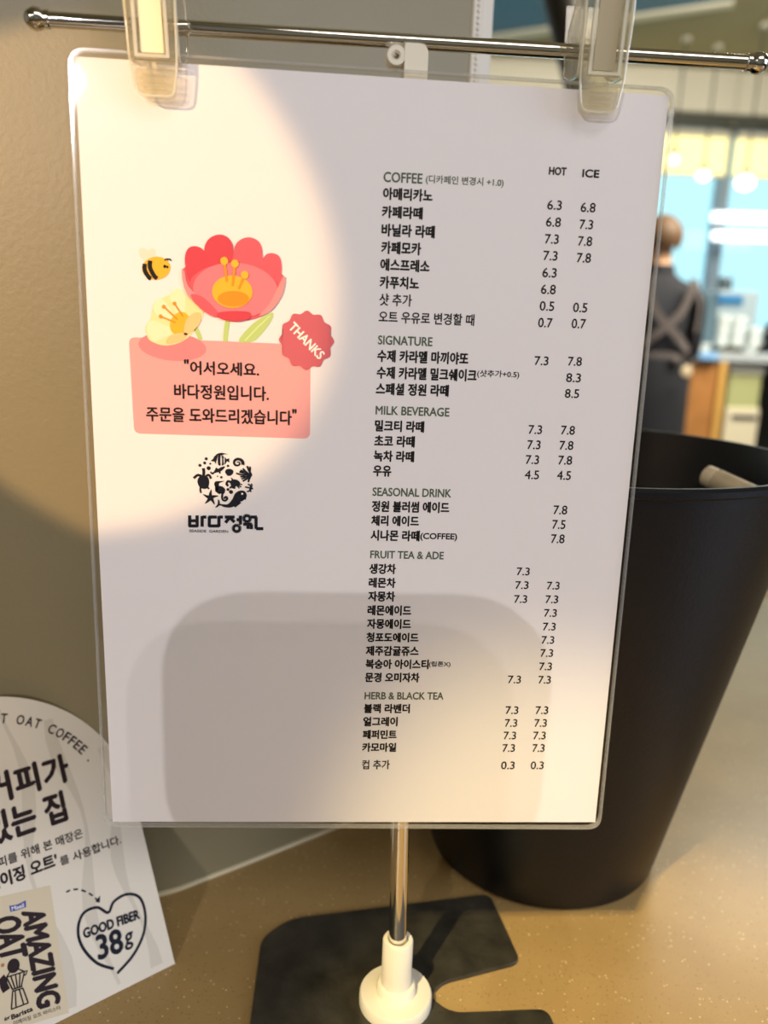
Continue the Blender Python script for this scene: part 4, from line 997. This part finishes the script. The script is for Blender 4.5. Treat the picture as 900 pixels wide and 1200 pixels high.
def person(label, x, y, H, yaw, skin, cloth, hair_m, apron_m, arms, bald=False):
    """standing figure facing +Y when yaw = 0"""
    root = thing('person', label, 'person', (x, y, 0))
    k = H / 1.74
    cy_, sy_ = math.cos(yaw), math.sin(yaw)
    def W(px, py, pz): return Vector((x + (px * cy_ - py * sy_) * k, y + (px * sy_ + py * cy_) * k, pz * k))
    # skin: head + neck as one, hands
    nodes = []; edges = []
    def chain(pts, start=None):
        last = start
        for p, r in pts:
            nodes.append((W(*p), r if isinstance(r, tuple) else r * k)); i = len(nodes) - 1
            if last is not None: edges.append((last, i))
            last = i
        return last
    pelvis = chain([((0, 0, 0.95), 0.165)])
    chest = chain([((0, 0.0, 1.08), 0.158), ((0, 0.0, 1.22), 0.160), ((0, -0.01, 1.36), 0.158), ((0, -0.005, 1.45), 0.09)], pelvis)
    neck = chain([((0, 0.005, 1.50), 0.056), ((0, 0.02, 1.555), 0.058), ((0, 0.03, 1.63), 0.092), ((0, 0.028, 1.69), 0.075)], chest)
    nose = chain([((0, 0.118, 1.61), 0.014)], len(nodes) - 2)
    for s in (-1, 1):
        sh = chain([((s * 0.12, -0.01, 1.40), 0.085), ((s * 0.185, -0.01, 1.375), 0.068)], chest - 1)
        el, wr = arms[0 if s < 0 else 1]
        e_ = chain([(((s * 0.185 + el[0]) / 2, (-0.01 + el[1]) / 2, (1.375 + el[2]) / 2), 0.052), (el, 0.042), (tuple((Vector(el) + Vector(wr)) / 2), 0.037), (wr, 0.027)], sh)
        dirv = (Vector(wr) - Vector(el)).normalized(); side = Vector((0, 0, 1)).cross(dirv)
        if side.length < 0.2: side = Vector((0, 1, 0))
        side.normalize(); nrm = dirv.cross(side)
        pm = chain([(tuple(Vector(wr) + dirv * 0.045), 0.030)], e_)
        for f, (oo, ln) in enumerate(((-0.028, 0.075), (-0.010, 0.085), (0.010, 0.080), (0.027, 0.062))):
            b0 = Vector(wr) + dirv * 0.085 + side * oo
            chain([(tuple(b0), 0.0095), (tuple(b0 + dirv * ln * 0.5 - nrm * 0.008), 0.0085), (tuple(b0 + dirv * ln * 0.9 - nrm * 0.025), 0.007)], pm)
        chain([(tuple(Vector(wr) + dirv * 0.03 + side * 0.04), 0.011), (tuple(Vector(wr) + dirv * 0.07 + side * 0.055), 0.009)], e_)
        hp = chain([((s * 0.085, 0.0, 0.88), 0.095), ((s * 0.10, 0.01, 0.70), 0.078), ((s * 0.105, 0.02, 0.49), 0.056), ((s * 0.105, 0.0, 0.32), 0.054), ((s * 0.105, -0.02, 0.10), 0.038)], pelvis)
        chain([((s * 0.108, 0.0, 0.045), 0.042), ((s * 0.12, 0.10, 0.036), 0.036), ((s * 0.125, 0.17, 0.030), 0.026)], hp)
    body = grow('body', nodes, edges, skin, root)
    # lift feet to stand on the floor
    zmin = min(v.co.z for v in body.data.vertices)
    # clothing: body faces below the neck and above the wrists take the cloth material (uniform)
    body.data.materials.append(cloth)
    mats_m = body.data.materials
    for f in body.data.polygons:
        c0 = f.center + root.location
        loc = (c0 - Vector((x, y, 0))) / k
        onarm = False
        for el, wr in arms:
            wv = W(*wr); ev = W(*el)
            if (c0 - wv).dot((wv - ev).normalized()) > -0.01 and (c0 - wv).length < 0.28 * k: onarm = True
        f.material_index = 0 if (loc.z > 1.515 or onarm) else 1
    # ears
    # hair cap
    bm = bmesh.new()
    hc = W(0, 0.02, 1.655)
    M3 = Matrix.Rotation(yaw, 3, 'Z')
    vs_ = a_sphere(bm, hc, 0.098 * k, 0.112 * k, 0.105 * k, 24, M3)
    kill = []
    for v in bm.verts:
        l_ = M3.inverted() @ (v.co - hc) / k
        if l_.z < -0.065 or (l_.y > 0.03 and l_.z < 0.045): kill.append(v)
    bmesh.ops.delete(bm, geom=kill, context='VERTS')
    obj('hair', bm, hair_m, root)
    # collar
    bm = bmesh.new(); a_lathe(bm, [(0.078 * k, 1.455 * k), (0.068 * k, 1.525 * k), (0.064 * k, 1.525 * k), (0.072 * k, 1.455 * k)], (x, y, 0), 28, cap=False)
    obj('collar', bm, cloth, root)
    if apron_m is not None:
        def surf(px, pz, d=0.0):
            """a point just outside the back of the body"""
            hw = 0.205 if pz > 1.2 else 0.175
            t = min(1.0, abs(px) / hw); dep = 0.150 if pz > 1.15 else 0.155
            return W(px, -0.005 - dep * math.sqrt(max(0.0, 1 - t * t)) - 0.012 - d, pz)
        def ribbon(nm, ctrl, wd, par):
            C_ = catmull(ctrl, 6, closed=False)
            bm = bmesh.new(); prev = None
            for i, (px, pz) in enumerate(C_):
                a = Vector(C_[max(i - 1, 0)]); b = Vector(C_[min(i + 1, len(C_) - 1)]); tt = (b - a).normalized(); nn = Vector((-tt.y, tt.x)) * wd / 2
                row = [bm.verts.new(surf(px + nn.x, pz + nn.y, d)) for d in (0.0, 0.006)] + [bm.verts.new(surf(px - nn.x, pz - nn.y, d)) for d in (0.006, 0.0)]
                if prev:
                    for q_ in range(4): bm.faces.new((prev[q_], prev[(q_ + 1) % 4], row[(q_ + 1) % 4], row[q_]))
                else: bm.faces.new(row[::-1])
                prev = row
            bm.faces.new(prev)
            return obj(nm, bm, apron_m, par)
        ribbon('apron_strap', [(0.11, 1.46), (0.10, 1.39), (0.05, 1.29), (-0.06, 1.19), (-0.14, 1.12)], 0.038, root)
        ribbon('apron_strap', [(-0.11, 1.46), (-0.10, 1.39), (-0.05, 1.29), (0.06, 1.19), (0.14, 1.12)], 0.038, root)
        ribbon('apron_strap', [(0.13, 1.44), (0.175, 1.34), (0.170, 1.22), (0.155, 1.10)], 0.03, root)
        wb = []
        bm = bmesh.new()
        a_lathe(bm, [(0.176, 1.075), (0.181, 1.078), (0.181, 1.115), (0.176, 1.118)], (0, 0, 0), 36, cap=False)
        for v in bm.verts: v.co = W(v.co.x * 1.0, v.co.y * 0.86, v.co.z)
        obj('waist_tie', bm, apron_m, root)
        # apron skirt wrapping hips
        bm = bmesh.new()
        a_lathe(bm, [(0.178, 1.09), (0.192, 1.0), (0.200, 0.86), (0.205, 0.62), (0.200, 0.62), (0.195, 0.86), (0.186, 1.0), (0.172, 1.09)], (0, 0, 0), 40, cap=False)
        for v in bm.verts: v.co = W(v.co.x, v.co.y * 0.92, v.co.z)
        obj('apron_skirt', bm, cloth, root)
        kp = surf(0.055, 1.085, 0.01); bm = bmesh.new(); a_sphere(bm, kp, 0.03 * k, 0.018 * k, 0.02 * k, 14); obj('tie_knot', bm, apron_m, root)
        bp_ = at_y(804, 435, y - 0.235 * k); bm = bmesh.new(); a_lathe(bm, [(0.0, 0.0), (0.024, 0.0), (0.026, 0.004), (0.022, 0.010), (0.0, 0.012)], bp_, 24, Vector((0, -1, 0)))
        o_ = obj('apron_tag', bm, mat('pale_badge', (226, 206, 170), rough=0.5), root); o_['label'] = 'pale round tag'
    return root
PYY = 3.45
pc = at_y(764, 400, PYY)
M_skin = mat('skin', (196, 150, 112), rough=0.5)
M_cloth = mat('dark_navy_cloth', (24, 26, 34), rough=0.85)
M_apron = mat('taupe_strap', (92, 84, 82), rough=0.85)
M_hair = mat('brown_hair', (92, 66, 40), rough=0.6)
hz = at_y(785, 249, PYY).z
person('person in dark uniform and crossed apron straps, back turned, by the far counter', pc.x, PYY, hz / 1.765 * 1.74, 0.0, M_skin, M_cloth, M_hair, M_apron,
       [((-0.212, 0.0, 1.12), (-0.15, 0.22, 1.03)), ((0.212, 0.0, 1.12), (0.15, 0.22, 1.03))])
p2 = at_y(925, 400, 5.15)
person('person in dark clothes half cut off by the right edge, standing behind the far counter', p2.x, 5.15, at_y(905, 322, 5.15).z / 1.765 * 1.74, PI * 0.62, M_skin, M_cloth, mat('black_hair', (30, 26, 24), rough=0.6), None,
       [((-0.235, 0.04, 1.13), (-0.15, 0.24, 1.02)), ((0.235, 0.04, 1.13), (0.15, 0.24, 1.02))])
